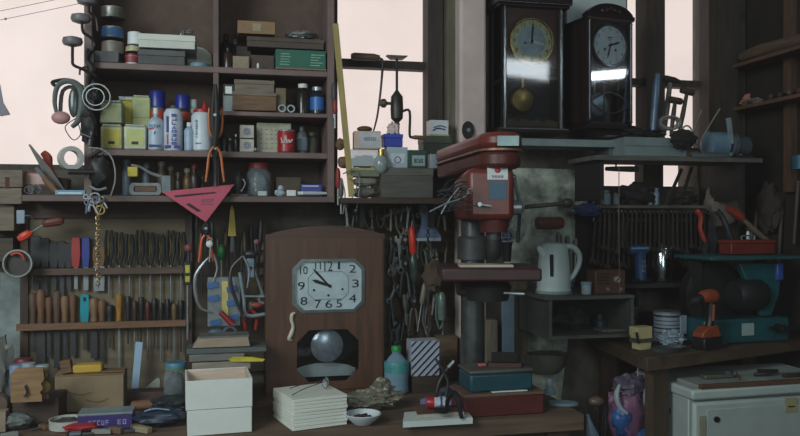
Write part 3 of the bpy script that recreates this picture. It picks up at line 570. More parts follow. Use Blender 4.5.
t = Th('cable', 'thin dark loop of wire hanging under the visor', 'cable', (62, 118, 82, 148), .33); t.part('cable', M((70, 60, 60), .5)).tube([(4, 0, 30), (-6, 0, 22), (-4, 0, 14), (2, 0, 8), (8, 0, 14), (6, 0, 24)], .5)
t = Th('iron_fitting', 'dark iron fitting of bolts hanging between hoops and tape', 'fitting', (78, 108, 98, 146), .335); t.part('fitting_body', IRON).ball((0, 3, 20), (8, 6, 15), amp=.45, seed=2, fr=3); t.part('bolt', DSTEEL).rod((-6, -2, 12), (4, -4, 8), 2).rod((2, -3, 0), (4, -2, 14), 2.4)
# outside wires
for i, (a, b) in enumerate((((-90, 28), (110, -12)), ((-90, 37), (110, -3)))):
    q0, q1 = wp(a[0], a[1], -.45), wp(b[0], b[1], -.45); t = Th('power_line', ['upper thin wire crossing outside the left window', 'lower thin wire with a knot crossing outside left window'][i], 'wire', loc=q0, rz=0)
    p = t.part('power_line', M((90, 84, 84), .6)); p.tube([(0, 0, 0), tuple((q1-q0)/2-Vector((0, 0, .004))), tuple(q1-q0)], .0012, 5)
    if i: p.ball(tuple((q1-q0)*.465-Vector((0, 0, .004))), .005)
t = Th('hanging_scoop', 'grey tapered scoop edge hanging at far left of window', 'scoop', (-8, 84, 9, 116), .2); t.part('hanging_scoop', M((120, 116, 130), .5)).prism([(-8, 32), (-1, 32), (2, 14), (8.5, 2), (0, 0), (-8, 3)], 0, 3); t.part('string', M((120, 112, 108), .7)).rod((-5, 1, 32), (-5, 1, 190), .4)

# ================= MIDDLE-LEFT HANGING TOOLS =================
t = W('tool_board', 'dark slatted tool board hung with pliers between rack and big clock', 'tool rack', kind=None)
t.part('backboard', M((84, 72, 60), .85, k='w', sc=4, g=.55)).box(S(194, .03), S(268, .03), -.035, -.012, Z(220, 372, .03), ZB[3]-.021)
q = t.part('slat', M((125, 112, 96), .7, k='w'))
for y in (243, 256, 268, 281, 294): t.part('slat', M((120, 106, 90), .7, k='w', g=.35)).box(S(256, .05), S(270, .05), -.05, -.036, Z(262, y+7, .05), Z(262, y, .05))
# set square
t = Th('set_square', 'pink triangular set square with slots hanging point down from shelf edge', 'set square', (163, 184, 234, 223), .31)
p = t.part('set_square', M((190, 72, 96), .45, g=.15)); p.frame([(-35.5, 31), (35, 39), (7, 1)], [(-24, 27.5), (17, 31.5), (3, 14)], 0, 1.5)
p.slab([(-22, 0), (14, 0), (14, 1.3), (-22, 1.3)], 25, 27.6)
t.parts[0].v = []; t.parts[0].f = []
p.prism([(-35.5, 31), (35, 39), (7, 1)], 0, 1.6)
t.part('slot', M((60, 28, 40), .7)).prism([(-24, 27.4), (16, 31.3), (18, 30), (-22, 25.4)], -.15, .1).prism([(-12, 18.5), (-9, 20), (3, 12), (-1, 11)], -.15, .1)
t.part('print', M((110, 60, 90), .6)).box(2, 14, -.2, .1, 18.5, 19.2); marks(t.parts[-1], 13, 4.5, 9, 22.5, y=-.25, n=5, rot=6)
# shears with long orange handles
def shears(label, bb, hc, d, wide=5, name='long_pliers', cat='pliers', open_up=True, head=IRON, frac=.4):
    t = Th(name, label, cat, bb, d); H = t.h; w = t.w/2
    for s in (-1, 1): t.part('handle', hc).tube([(s*1.2, 0, H*frac), (s*w*.6, 0, H*frac*.8), (s*w*.8, 0, H*frac*.4), (s*w, 0, 0)] if not open_up else [(s*1.2, 0, H*(1-frac)), (s*w*.7, 0, H*(1-frac*.8)), (s*w*.9, 0, H*(1-frac*.4)), (s*w*.8, 0, H)], [1.2, 1.3, 1.4, 1.1])
    z0, z1 = (H*frac, H) if not open_up else (0, H*(1-frac))
    j = t.part('jaw', head); j.tube([(0, 0, z0), (2, 0, (z0+z1)/2), (.5, 0, z1)], [2.2, 3.2, 1.2] if not open_up else [1, 3.4, 2.2]); j.tube([(0, 0, z0), (-2, 0, (z0+z1)/2), (-.5, 0, z1)], [2, 2.8, 1])
    t.part('pivot', STEEL).lathe([(2, -3.2), (1.4, -4)], (0, 0, (z0+z1)/2), ax='y', n=12)
    return t
OR2 = M((190, 104, 52), .45, g=.2)
shears('black-jawed long pliers with orange handles pointing up on the divider', (208, 108, 223, 158), OR2, .33, frac=.62)
shears('black-jawed long pliers with orange handles pointing down on the divider', (206, 84, 224, 182), OR2, .345, open_up=False, frac=.36)
t = Th('steel_rod', 'steel rod tool hanging on the divider between orange handles', 'rod', (212, 148, 219, 186), .31); t.part('steel_rod', DSTEEL).lathe([(2.4, 0), (2.6, 26), (3.2, 28), (3, 38)])
shears('small pliers with spread orange handles under the pink set square', (199, 222, 213, 262), M((228, 96, 50), .4, g=.2), .20, open_up=False, frac=.68)
t = Th('padlock', 'small white-faced padlock under the orange-handled pliers', 'padlock', (206, 240, 213, 262), .22); t.part('lock_body', WHITE).ball((0, 0, 18), (3.6, 2, 3.6)); t.part('shackle', STEEL).ring((0, 0, 22), 2.4, .6); t.part('pin', STEEL).rod((0, 0, 0), (1, 0, 15), 1)
t = Th('yellow_scraper', 'yellow tapered knife hanging below the shelf edge', 'knife', (228, 204, 236, 236), .14); t.part('handle', M((215, 180, 50), .45, g=.2)).prism([(-4, 0), (4, 0), (2, 26), (0, 31), (-2, 26)], -1.5, 1.5); t.part('blade', DSTEEL).box(-1.6, 1.6, -.6, .6, -16, 0)
t = Th('screwdriver', 'screwdriver with a green egg-shaped handle on the middle board', 'screwdriver', (217, 244, 226, 284), .12); t.part('handle', M((40, 125, 66), .4)).ball((0, 0, 32), (4, 4, 8)); t.part('shaft', STEEL).rod((0, 0, 0), (0, 0, 26), .8)
t = Th('caliper', 'large curved silver caliper hanging left of the blue bag', 'caliper', (194, 254, 216, 312), .16)
t.part('left_leg', STEEL).tube([(8, 0, 58), (-2, 0, 48), (-9, 0, 36), (-9, 0, 18), (-4, 0, 4), (6, 0, 0)], [1.2, 1.5, 2, 2, 1.5, .8]); t.part('right_leg', STEEL).tube([(8, 0, 58), (12, 0, 44), (8, 0, 30)], [1.2, 1.3, .8])
t = Th('caliper', 'dark curved caliper hanging right of the blue bag', 'caliper', (228, 254, 250, 322), .19)
t.part('left_leg', DSTEEL).tube([(4, 0, 66), (-7, 0, 54), (-8, 0, 38), (-2, 0, 20), (6, 0, 0)], [1.2, 1.6, 2, 1.8, 1]); t.part('right_leg', STEEL).tube([(4, 0, 66), (10, 0, 52), (8, 0, 34)], [1.2, 1.4, .8])
t = Th('hand_drill', 'small hand drill with pale grey body hanging beside the big clock', 'drill', (243, 240, 258, 286), .13); t.part('drill_body', M((120, 140, 160), .4, .4)).box(-4, 4, -2, 3, 8, 28, b=1); t.part('crank', DSTEEL).ball((0, 0, 32), (7, 4, 4)).rod((6, 0, 30), (4, 0, 46), 1.6); t.part('hole', INK).lathe([(2, -2.3), (2, -2)], (0, 0, 18), ax='y', n=14)
t.part('knob', M((160, 100, 100), .5)).ball((6, 0, 44), 3)
t = Th('spanner', 'spanner with a ring end hanging against the clock side', 'spanner', (252, 268, 266, 304), .13); t.part('shank', STEEL).tube([(-5, 0, 36), (4, 0, 8)], [1, 1.8]); t.part('ring_end', STEEL).ring((4, 0, 5), 4, 1.6)
t = Th('blister_bag', 'clear bag of blue pads with a yellow strip on the middle board', 'bag', (208, 277, 240, 326), .15)
t.part('bag', clear((190, 200, 205), .3, .75)).box(-16, 16, -1.2, 3, 0, 49, b=.8)
for i, (x, z_) in enumerate(((-11, 41), (-10, 28), (-8, 4), (8, 37), (8, 23), (9, 8))): t.part('blue_pad', M((60, 104, 160), .45, g=.2)).xf((x, -1.4, z_), ry=-8).box(-5.5, 5.5, -.8, 0, -3, 3, b=.8)
t.part('yellow_strip', M((215, 195, 120), .5)).box(-2, 4, -2, -1, 8, 45)
t = Th('screwdriver', 'dark red-handled screwdriver slanting across the bottom of the bag', 'screwdriver', (211, 300, 234, 326), .20); t.part('handle', M((160, 46, 42), .45)).rod((-2, 0, 14), (10, 0, 1), 2.6, 3.2); t.part('shaft', STEEL).rod((-11, 0, 25), (-2, 0, 14), .9)
t = Th('frame_saw', 'pale L-shaped saw frame hanging beside the clock', 'saw', (236, 272, 268, 318), .17); t.part('saw_frame', M((140, 155, 160), .45, .3)).tube([(-12, 0, 46), (-8, 0, 20), (-5, 0, 3), (16, 0, 4)], [1.8, 1.8, 2, 2]).rod((-9, 0, 22), (16, 0, 21), 1.1)
t.part('grip', M((160, 70, 60), .5)).ball((4, -1, 13), (6, 2.4, 3))
t = Th('pliers', 'pliers with red dipped handles below the L-shaped saw frame', 'pliers', (243, 302, 258, 332), .14); 
for s in (-1, 1): t.part('handle', M((165, 50, 45), .45)).tube([(0, 0, 22), (s*6, 0, 16), (s*5, 0, 2)], [1.6, 2.2, 1.6])
t.part('jaw', STEEL).ball((0, 0, 26), (3, 2, 5))
t = Th('coiled_tubing', 'coil of grey-blue tubing hanging low beside red-handled pliers', 'tubing', (206, 326, 246, 340), .14); p = t.part('coiled_tubing', M((90, 110, 130), .45)); p.ring((4, 0, 7), 6, 1.6).ball((-10, 2, 6), (9, 4, 6))
t = Th('spirit_level', 'dark level tool with two yellow windows beside rack', 'level', (183, 262, 192, 340), .14); t.part('level_body', M((34, 34, 34), .5)).box(-4, 4, 0, 5, 55, 78, b=.8); t.part('window', YEL).box(-2.2, 2.2, -.4, 0, 67, 75, b=.4); t.part('window', YEL).box(-2.2, 2.2, -.4, 0, 58, 64, b=.4); t.part('rod', STEEL).rod((0, 2, 0), (0, 2, 55), 1.2)
t = Th('screwdriver', 'screwdriver with a round dusty pink handle above the dark level', 'screwdriver', (184, 244, 193, 262), .12); t.part('handle', M((150, 84, 84), .5)).ball((0, 0, 14), 4.4); t.part('shaft', DSTEEL).rod((0, 0, 0), (0, 0, 11), 1.5)
for i in range(12):
    x = 196+i*5.6; y0 = 216+(i*17) % 23; y1 = y0+34+(i*29) % 40
    if 205 < x < 240: y1 = min(y1, 275)
    t = Th('needle_file', f'thin dark rod tool, {ORD[i]} from the left on the middle board', 'rod', (x-2, y0, x+2, y1), .075+.02*(i % 2), roll=rnd.uniform(-5, 5))
    t.part('shaft', DSTEEL).rod((0, 0, 0), (0, 0, t.h*.6), .7, 1.1); t.part('handle', (M((74, 64, 52), .5), M((96, 78, 60), .5), BK, M((70, 74, 78), .4, .3))[i % 4]).lathe([(1, t.h*.58), (2.2, t.h*.65), (2, t.h*.95), (1, t.h)], n=10)
# ================= BIG CLOCK =================
ZT = .80
t = Th('wall_clock', 'large reddish-brown wooden clock with an octagonal dial standing on the bench', 'clock', (267, 231, 385, 394), None, ZT)
CW = M((92, 60, 42), .45, k='w', axis='z', g=.35, sc=9); CW2 = M((82, 52, 38), .45, k='w', g=.3)
H = t.h; w = 59.5
def octa(cx, cz, a, b, c): return [(cx-a+c, cz-b), (cx+a-c, cz-b), (cx+a, cz-b+c), (cx+a, cz+b-c), (cx+a-c, cz+b), (cx-a+c, cz+b), (cx-a, cz+b-c), (cx-a, cz-b+c)]
oc = octa(2, H-143.5+0+28, 31, 26, 12)   # lower window: photo rows 330..381
cz_l = 394-356; cz_d = 394-286
body = t.part('case', CW)
body.box(-w, -w+3, 1, 40, 0, H-3).box(w-3, w, 1, 40, 0, H-3).box(-w, w, 37, 40, 0, H-3).box(-w, w, 1, 40, 0, 3)
t.part('arched_top', CW2).prism([(-w-1, H-8)]+[(-w*1.0+i*w*2/16, H-4+9.5*sin(pi*i/16)**.8) for i in range(17)]+[(w+1, H-8)], -1, 41)
# door: a board with two openings, built of strips
dr = t.part('door', CW)
def ringfill(xa, xb, za, zb, o, y0, y1):   # rectangle with octagonal hole
    cx = [p[0] for p in o]; outer = [(o[0][0], za), (o[1][0], za), (xb, o[2][1]), (xb, o[3][1]), (o[4][0], zb), (o[5][0], zb), (xa, o[6][1]), (xa, o[7][1])]
    dr.frame(outer, o, y0, y1)
    for a, b, c in (((xb, za), outer[2], outer[1]), ((xb, zb), outer[4], outer[3]), ((xa, zb), outer[6], outer[5]), ((xa, za), outer[0], outer[7])): dr.prism([a, b, c], y0, y1)
lo = octa(2, cz_l, 31, 26, 12); up = octa(2.5, cz_d, 35, 25.5, 9)
zm = 72
ringfill(-w+2, w-2, 4, zm, lo, -1, 3); ringfill(-w+2, w-2, zm, H-8, up, -1, 3)
t.part('dial_bezel', M((120, 125, 125), .3, .8)).frame(octa(2.5, cz_d, 36.2, 26.7, 9.4), octa(2.5, cz_d, 33.4, 24, 8.4), -2.4, 0)
dl = t.part('dial', M((190, 204, 210), .35, .15, g=.3, sc=9)); dl.prism(octa(2.5, cz_d, 35, 25.5, 9), 1.2, 2)
nm = dl.sub('numeral', INK)
nums = {12: (0, 19.5, 7.2, 9), 1: (10.6, 19.8, 2, 6.5), 2: (24.5, 16.5, 6, 7), 3: (27.5, 1.5, 6, 7), 4: (24.5, -13.5, 6.5, 7), 5: (10.8, -18.3, 5, 7), 6: (.4, -18.5, 6, 7), 7: (-10.5, -18.3, 5.5, 7), 8: (-24.5, -15, 6, 7), 9: (-27, 0, 6, 7), 10: (-24.6, 15.5, 6.6, 7), 11: (-10.5, 19.7, 5, 6.5)}
dl.subs = []
for n_, (dx, dz_, ww, hh) in nums.items():
    dl.sub('numeral', INK).text(str(n_), hh*1.15, 2.5+dx, cz_d+dz_, y=.7, w=ww*1.15)
dl.sub('inner_ring', M((120, 130, 135), .4)).frame(octa(2.5, cz_d, 20.5, 14, 6), octa(2.5, cz_d, 20, 13.5, 5.8), .8, 1.2)
for dx, dz_ in ((-14.4, -4.5), (14.2, -4), (0, -10)): dl.sub('winding_hole', INK).lathe([(1.2, .6), (1.2, 1)], (2.5+dx, 0, cz_d+dz_), ax='y', n=12)
hx, hz = 2.5+.3, cz_d
def hand(p, nm_, L_, deg, wd, y, m_=INK, cx=hx, cz=hz):
    a = R(deg); dx, dz2 = sin(a), cos(a); nx_, nz = cos(a), -sin(a)
    return p.part(nm_, m_).prism([(cx-dx*3-nx_*wd, cz-dz2*3-nz*wd), (cx-dx*3+nx_*wd, cz-dz2*3+nz*wd), (cx+dx*L_*.75+nx_*wd*1.5, cz+dz2*L_*.75+nz*wd*1.5), (cx+dx*L_, cz+dz2*L_), (cx+dx*L_*.75-nx_*wd*1.5, cz+dz2*L_*.75-nz*wd*1.5)], y, y+.3)
hand(t, 'minute_hand', 24, -43, .85, .1); hand(t, 'hour_hand', 18, -71, 1.2, .4)
t.part('hand_boss', IRON).lathe([(1.6, -.4), (1.6, .6)], (hx, 0, hz), ax='y', n=14)
t.part('pendulum_bob', M((190, 198, 208), .25, .45, g=.35, sc=30)).lathe([(3, 5), (13, 6), (16.5, 8), (16.5, 9), (13, 11)], (2, 0, cz_l+8.5), ax='y', n=32)
t.part('pendulum_rod', BRASS).box(1, 3, 8, 9, cz_l+20, cz_d-20)
t.part('inner_board', M((215, 222, 222), .6, g=.2)).prism([(-30, cz_l-26), (34, cz_l-26), (34, cz_l-18)]+[(2+cos(R(a))*32, cz_l-21+sin(R(a))*9) for a in range(20, 161, 14)]+[(-30, cz_l-18)], 26, 27)
t.part('back_board', M((30, 22, 20), .8)).box(-w+3, w-3, 34, 36, 3, H-8)
t.part('door_glass', glaze(.0)).prism(lo, 1, 1.6)
t.part('door_handle', M((205, 195, 175), .4, g=.2)).tube([(-31, -3, 82), (-34, -3, 80), (-34.5, -3, 75), (-33, -3, 68), (-35, -3, 61), (-37, -3, 56), (-34, -2, 55)], [1, 2, 1.8, 1.6, 2.2, 1.8, 1])
# ================= LEFT WORKBENCH =================
BW = M((104, 82, 66), .8, k='w', sc=5, g=.45)
t = W('workbench', 'long dark wooden workbench along the wall carrying the big clock and clutter', 'workbench', kind=None)
be, bl = S(583, .69), -2.4
t.part('worktop', BW).box(bl, be, -.70, -.025, ZT-.05, ZT, b=.003)
t.part('front_rail', M((66, 50, 42), .8, k='w')).box(bl+.05, be-.02, -.66, -.62, ZT-.20, ZT-.05)
for x in (bl+.1, -.6, be-.08):
    for y in (-.65, -.10): t.part('leg', DWOODZ).box(x-.035, x+.035, y-.035, y+.035, 0, ZT-.05)
def on(label, name, cat, bb, z=ZT, **k): return Th(name, label, cat, bb, None, z, **k)
# far left
t = on('brass and wood clock movement plate standing upright on the dark box', 'clock_movement', 'clockwork', (13, 368, 46, None), ZT+.085, rz=None) if 0 else Th('clock_movement', 'tan clock movement plate with cut-outs standing on the dark brown box', 'clockwork', (12, 368, 46, None), .53, ZT+.079)
p = t.part('front_plate', M((150, 116, 80), .6, k='w')); h = t.h
p.prism([(-17, 0), (12, 0), (12, 6), (10, 9), (13, 13), (11, 18), (14, 22), (13, h), (-12, h), (-17, h-5)], 0, 3)
t.part('back_plate', M((110, 86, 60), .6)).box(-14, 16, 10, 12, 0, h-2)
t.part('arbor', STEEL).rod((-3, -3, h*.5), (-3, 10, h*.5), 1.4); t.part('crank', M((80, 70, 60), .4, .6)).tube([(-3, -3, h*.5), (-1, -3, h*.3), (-4, -3, h*.18)], 1)
t.part('gear', BRASS).lathe([(6, 5), (6, 6.5)], (13, 0, h*.4), ax='y', n=20); t.part('gear', BRASS).lathe([(4, 5), (4, 6.5)], (12, 0, h*.75), ax='y', n=20)
box1('wooden_box', 'dark brown wooden box under the clock movement plate', 'box', (14, None or 399, 57, 425), M((76, 58, 50), .7, k='w'), 42, None, ZT)
for i, (x0, y0, x1, c_, l) in enumerate(((8, 366, 22, (150, 170, 205), 'pale blue plastic tub lid behind the clock movement plate'), (20, 364, 34, (175, 185, 190), 'white plastic tub behind the clock movement plate, middle'), (34, 366, 48, (190, 200, 205), 'white-lidded tub behind the movement plate, rightmost'), (12, 360, 30, (120, 50, 60), 'dark red tin at the back behind the pale tubs'))):
    can('plastic_tub', l, (x0, y0, x1, None), M((110, 130, 160), .5), M(c_, .45), .30-.07*(i == 3)+.0*i, ZT+.035+.04*(i == 3), cat='tub', caph=.3)
    tt = THS[-1]; hh = tt.loc.z-ZT; tt.part('can_stand', M((50, 44, 40), .8)).box(-6, 6, 1, 12, -hh/tt.sc+.3, 0)
t = on('pale loose rag and scrap heaped at the far left edge', 'rag', 'rag', (-8, 340, 14, 372), None or ZT) if 0 else Th('rag', 'pale dusty rag heaped at the far left edge', 'rag', (-20, 336, 4, None), .22, ZT); t.part('rag', M((130, 130, 124), .9, g=.4)).ball((0, 12, t.h*.5), (15, 12, t.h*.5), 24, 16, amp=.4, seed=8, fr=2.5)
t = on('wooden cask end seen at far left bottom edge of bench', 'wooden_disc', 'disc', (-14, 396, 7, 416)); t.part('wooden_disc', M((104, 84, 70), .6)).lathe([(10, 0), (11, 2), (11, 10), (10, 12)], (0, 0, 10.5), ax='y', n=24)
box1('wooden_block', 'small pale wooden block at the far left bench corner', 'block', (-12, 412, 5, 433), M((150, 130, 112), .7), 14, None, ZT)
# cartons
t = Th('cardboard_carton', 'plain brown cardboard carton in the left bench clutter', 'box', (57, 375, 122, 412), None, ZT)
t.part('box_body', M((146, 124, 98), .85, g=.25, bump=.3)).box(-32.5, 32.5, 0, 30, 0, t.h-1, b=.8); t.part('flap', M((150, 122, 90), .85, g=.2)).xf((0, 0, t.h), rx=3).box(-33, 33, 0, 28, -.6, 0); zc = t.loc.z+t.h*t.sc; dc = t.d
p = t.parts[0].sub('crease', M((110, 86, 62), .9))
p.tube([(-20, -.1, 20), (-8, -.3, 17), (2, -.1, 19)], .35, 5).tube([(-4, -.1, 12), (8, -.4, 9), (18, -.1, 12)], .35, 5)
box1('foam_block', 'yellow foam block lying on the brown cardboard carton', 'foam block', (73, 365, 101, None), M((205, 165, 70), .9, g=.15), 16, dc-.015, zc+.001, bev=2)
t = Th('wood_offcut', 'small brown wood offcut left of the yellow foam', 'offcut', (61, 368, 73, None), dc-.01, zc+.001, roll=-10); t.part('wood_offcut', MWOOD).box(-5, 5, 0, 10, 1, 14, b=.6)
box1('wood_offcut', 'flat brown wood offcut right of the yellow foam', 'offcut', (102, 371, 124, None), M((130, 98, 70), .7, k='w'), 18, dc-.01, zc+.001)
# ruler stick
t = Th('ruler_stick', 'pale blue-white flat stick leaning upright against the tool rack', 'ruler', (129, 342, 140, None), .12, ZT+.001, roll=5); t.part('ruler_stick', M((165, 190, 215), .45, g=.12)).box(-3.5, 3.5, 0, 1.5, 0, t.h, b=.3)
jar('storage_jar', 'glass jar with a blue and green lid left of the white boxes', (163, 364, 187, 406), M((90, 140, 165), .45), None, ZT, fill=M((70, 74, 76), .6, g=.6, sc=60), fh=.75, lh=.16)
THS[-1].part('lid_band', M((120, 160, 90), .5)).lathe([(10.7, 34.5), (10.9, 36)], (0, 12, 0))
t = on('pale grey triangular scrap of board beside the jar', 'board_scrap', 'board', (137, 378, 160, 396)); t.part('board_scrap', M((165, 165, 155), .7, g=.2)).prism([(-12, 0), (11, 0), (11, 16), (8, 17)], 0, 5)
t = on('brown wooden roller lying in front of the pale stick', 'wooden_roller', 'roller', (132, 400, 163, 411), rz=20); t.part('wooden_roller', M((140, 98, 72), .55, k='w')).lathe([(2, -16), (4.5, -14), (5, 0), (4.5, 12), (2.5, 14), (2.5, 18)], (0, 5, 5), ax='x')
box1('wooden_tray', 'dark reddish wooden tray behind the roller', 'tray', (128, 392, 164, 403), M((82, 56, 48), .6, k='w'), 20, None, ZT)
carton('purple_box', 'flat box with a purple printed side and grey top at bench front', (79, 413, 131, 430), M((62, 50, 112), .45, g=.3), 26, None, ZT, lid=M((135, 148, 152), .5), lidh=.12)
p = THS[-1].part('print', M((160, 150, 200), .5)); marks(p, 20, 7, -6, 7, y=-.4, n=5); marks(p, 10, 7, 16, 7, y=-.4, n=2, seed=7)
for i, (bb, c_, sd, l, n_) in enumerate((((134, 408, 184, 430), (38, 52, 72), 2, 'dark navy zipped pouch lying at the bench front', 'pouch'), ((62, 424, 98, 434), (175, 44, 50), 5, 'bright red cloth strip at the very front of bench', 'cloth'),
                                        ((150, 395, 190, 412), (52, 56, 60), 9, 'dark grey crumpled plastic bag beside the white boxes', 'bag'), ((-2, 412, 30, 432), (92, 96, 96), 12, 'grey rag heap behind the white tape ring', 'rag'), ((98, 408, 132, 421), (70, 74, 78), 15, 'dark grey cloth between carton and roller', 'cloth'))):
    t = on(l, n_, n_, bb); w = t.w/2; t.part(n_, M(c_, .5, g=.4)).ball((0, w*.5, t.h*.45), (w, w*.5, t.h*.4), 34, 20, amp=.2, seed=sd, fr=2.2)
    if i == 0: t.part('pale_trim', M((120, 150, 180), .4)).tube([(-14, 4, 18), (-4, 4, 20), (10, 4, 18)], .8)  # pale blue-grey tube along the top of the pouch
t = on('white plastic tape ring lying flat at bench front', 'tape_ring', 'tape', (46, 412, 82, 432)); t.part('tape_ring', M((185, 185, 178), .5)).frame if 0 else None
p = t.part('outer_wall', M((185, 185, 178), .5, g=.2)); n = 28; pts = lambda r, k: [(cos(2*pi*i/n)*r, 12+sin(2*pi*i/n)*r*.9) for i in range(n)]
p.lathe([(17, 0), (17.5, 9), (16.3, 9), (15.8, 1), (3, 1)], (0, 16, 0), n=28); t.part('contents', M((70, 72, 70), .7, g=.5)).ball((0, 16, 4), (14, 14, 5), amp=.3, seed=3)
for i in range(26):
    px_ = rnd.uniform(-10, 180); py_ = rnd.uniform(398, 431); 
    if 55 < px_ < 130 and py_ < 415: py_ = 418
    L_ = rnd.uniform(8, 20); a = rnd.uniform(0, 180)
    nm_, ct, m_ = (('punch', 'punch', STEEL), ('screwdriver', 'screwdriver', BK), ('wood_scrap', 'scrap', MWOOD), ('needle_file', 'file', DSTEEL), ('tube_cap', 'cap', M((150, 160, 165), .5)))[i % 5]
    t = Th(nm_, f'{["steel punch", "small black screwdriver", "brown wood scrap", "thin dark file", "pale plastic rod"][i%5]} in the loose clutter on the left bench front, {ORD[i//5]} from the left', ct, (px_-4, py_-4, px_+4, py_), None, ZT, rz=a)
    t.rank = px_; t.kind_i = i % 5
    r_ = (1.3, 1.6, 1.5, .9, 1.6)[i % 5]
    if i % 5 == 2: t.part('wood_scrap', m_).box(-L_*.6, L_*.6, -3, 3, 0, 4, b=.5)
    elif i % 5 == 1: t.part('handle', m_).lathe([(1.6, -L_), (2.6, -L_*.8), (2.4, -2), (1.2, 0)], (0, 0, 2.7), ax='x', n=10); t.part('shaft', STEEL).rod((0, 0, 2.5), (L_*.8, 0, 1), .7)
    else: t.part(nm_, m_).lathe([(r_*.5, -L_), (r_, -L_*.7), (r_, L_*.5), (r_*.7, L_*.8)], (0, 0, r_), ax='x', n=10)
cl = [t for t in THS if hasattr(t, 'rank')]
for kx in range(5):
    for j, t in enumerate(sorted([t for t in cl if t.kind_i == kx], key=lambda q: q.rank)):
        t.label = f'{["steel punch", "small black screwdriver", "brown wood scrap", "thin dark file", "pale plastic rod"][kx]} in the loose clutter on the left bench front, {ORD[j]} from the left'
# pads behind the white boxes
dS = .40
for i, (x0, y0, x1, y1, c_, l) in enumerate(((196, 370, 246, 378, (120, 112, 100), 'lowest grey board in the pile behind the white boxes'), (193, 362, 250, 370, (150, 140, 126), 'thick pale board in the pile behind the white boxes'),
                                            (190, 354, 244, 361, (120, 118, 112), 'grey pad in the pile behind the white boxes'), (188, 348, 266, 353, (92, 100, 98), 'wide thin grey board in the pile behind the white boxes'), (193, 336, 250, 347, (165, 146, 124), 'topmost pale sanded block with grey cover in the pile'))):
    d_ = dS; zt = Z((x0+x1)/2, y1, d_)
    t = Th('board', l, 'board', (x0, y0, x1, y1), dS); t.part('board', M(c_, .7, k='w', g=.25)).box(-t.w/2, t.w/2, 0, 34, 0, t.h, b=.5) if i < 4 else (t.part('block_body', M(c_, .7, k='w', g=.2)).prism([(-28, 0), (28, 0), (26, t.h-2), (-22, t.h-2)], 0, 28), t.part('cover', M((110, 112, 108), .6)).box(-22, 27, 0, 28, t.h-2, t.h))
t = Th('board', 'dark wooden support block under the board pile', 'board', (197, 378, 246, None), dS, ZT); t.part('board', DWOOD).box(-24, 24, 0, 30, 0, t.h-.3)
t = Th('yellow_knife', 'yellow cutter knife lying on the pale board by the clock', 'knife', (228, 356, 266, 361), dS+.0, rz=5); t.part('handle', M((210, 190, 60), .45)).prism([(-18, 2), (-14, 5), (4, 4.5), (18, 2), (16, 0), (-15, 0)], -3.5, .0)
# white wooden boxes
WB = M((226, 228, 222), .6, g=.10, sc=5)
t = Th('white_box', 'white painted open wooden box, lower of two stacked, at bench front', 'box', (188, 409, 252, None), .69, ZT, rz=16); t.part('box_walls', WB).box(-31.5, 31.5, 0, 62, 0, t.h, b=.5); zt = t.loc.z+t.h*t.sc
ls = t
t = Th('white_box', 'white painted open wooden box with bare inside, upper of two stacked', 'box', (187, 376, 252, None), .69, zt, rz=16); t.sc = ls.sc; H = 28.5
H = 28
t.loc = Vector((ls.loc.x-.001, ls.loc.y-.002, zt+.0015)); H = 29
p = t.part('box_walls', WB); p.box(-32.5, 32.5, 0, 2.2, 0, H, b=.4).box(-32.5, 32.5, 60, 62.2, 0, H).box(-32.5, -30.3, 2.2, 60, 0, H).box(30.3, 32.5, 2.2, 60, 0, H)
t.part('inner_lining', M((212, 190, 172), .7, k='w', g=.2)).box(-30.2, 30.2, 2.3, 59.9, 0, 1.5).box(-30.2, 30.2, 59.2, 59.9, 1.5, H-.5).box(-30.2, -29.6, 2.3, 59.2, 1.5, H-.5).box(29.6, 30.2, 2.3, 59.2, 1.5, H-.5)
# paper stack
pr = 27
cy = 1; base = wp(293, 432, dz(293, 432, ZT)); sc_ = 0; th = .0098
for i in range(9):
    last = i == 8
    t = Th('tile_panel', 'top white panel of the neat stack in front of the big clock, bearing the spectacles' if last else 'white panel in the neat stack in front of the big clock', 'panel',
           loc=(base.x+rnd.uniform(-.0012, .0012), base.y, ZT+.0015+i*th), rz=pr+rnd.uniform(-.5, .5), group=None if last else 'white panels stacked in front of the big clock')
    t.part('tile_panel', M((232, 232, 222), .6, g=.08, sc=5)).box(0, .165, .0, .178, 0, th-.0008, b=.0012)
zs_ = ZT+.0015+9*th
t = Th('spectacles', 'pair of thin dark-framed spectacles resting on top of the white panels', 'glasses', loc=(base.x+.045, base.y+.115, zs_+.001), sc=1, rz=36)
t.part('temple', BLACK).tube([(.028, .0, .020), (-.03, -.012, .014), (-.085, -.025, .003)], .0012, 6); t.part('temple', BLACK).tube([(.062, .03, .020), (.0, .05, .012), (-.05, .055, .003)], .0012, 6)
for c in ((.038, .0, .016), (.058, .022, .016)): t.part('lens_rim', BLACK).ring(c, .0145, .001, n=20, ax='x', sq=.95); t.part('lens', clear((200, 210, 215), .02, .9)).lathe([(.0138, -.0004), (.0138, .0004)], c, ax='x', n=20)
t.part('bridge', BLACK).tube([(.042, .008, .018), (.05, .012, .024), (.055, .016, .018)], .001, 6)
# bowl
t = Th('white_bowl', 'small white dish of dark scraps at the front edge of the bench', 'bowl', (347, 412, 385, 429), None, ZT); r = 19
t.part('dish', M((210, 216, 220), .3, g=.06)).lathe([(9, 0), (10, 1), (17, 7), (r, 10.5), (18, 11), (15, 7), (8, 3)], (0, r, 0), n=32)
p = t.part('scraps', M((56, 32, 28), .6, g=.5), kind='stuff')
for i in range(26): a = rnd.uniform(0, 6.28); q = rnd.uniform(0, 9); p.ball((cos(a)*q, r+sin(a)*q, 7+rnd.uniform(-1, 2)), (2.4, 1.6, 1.4), 6, 4)
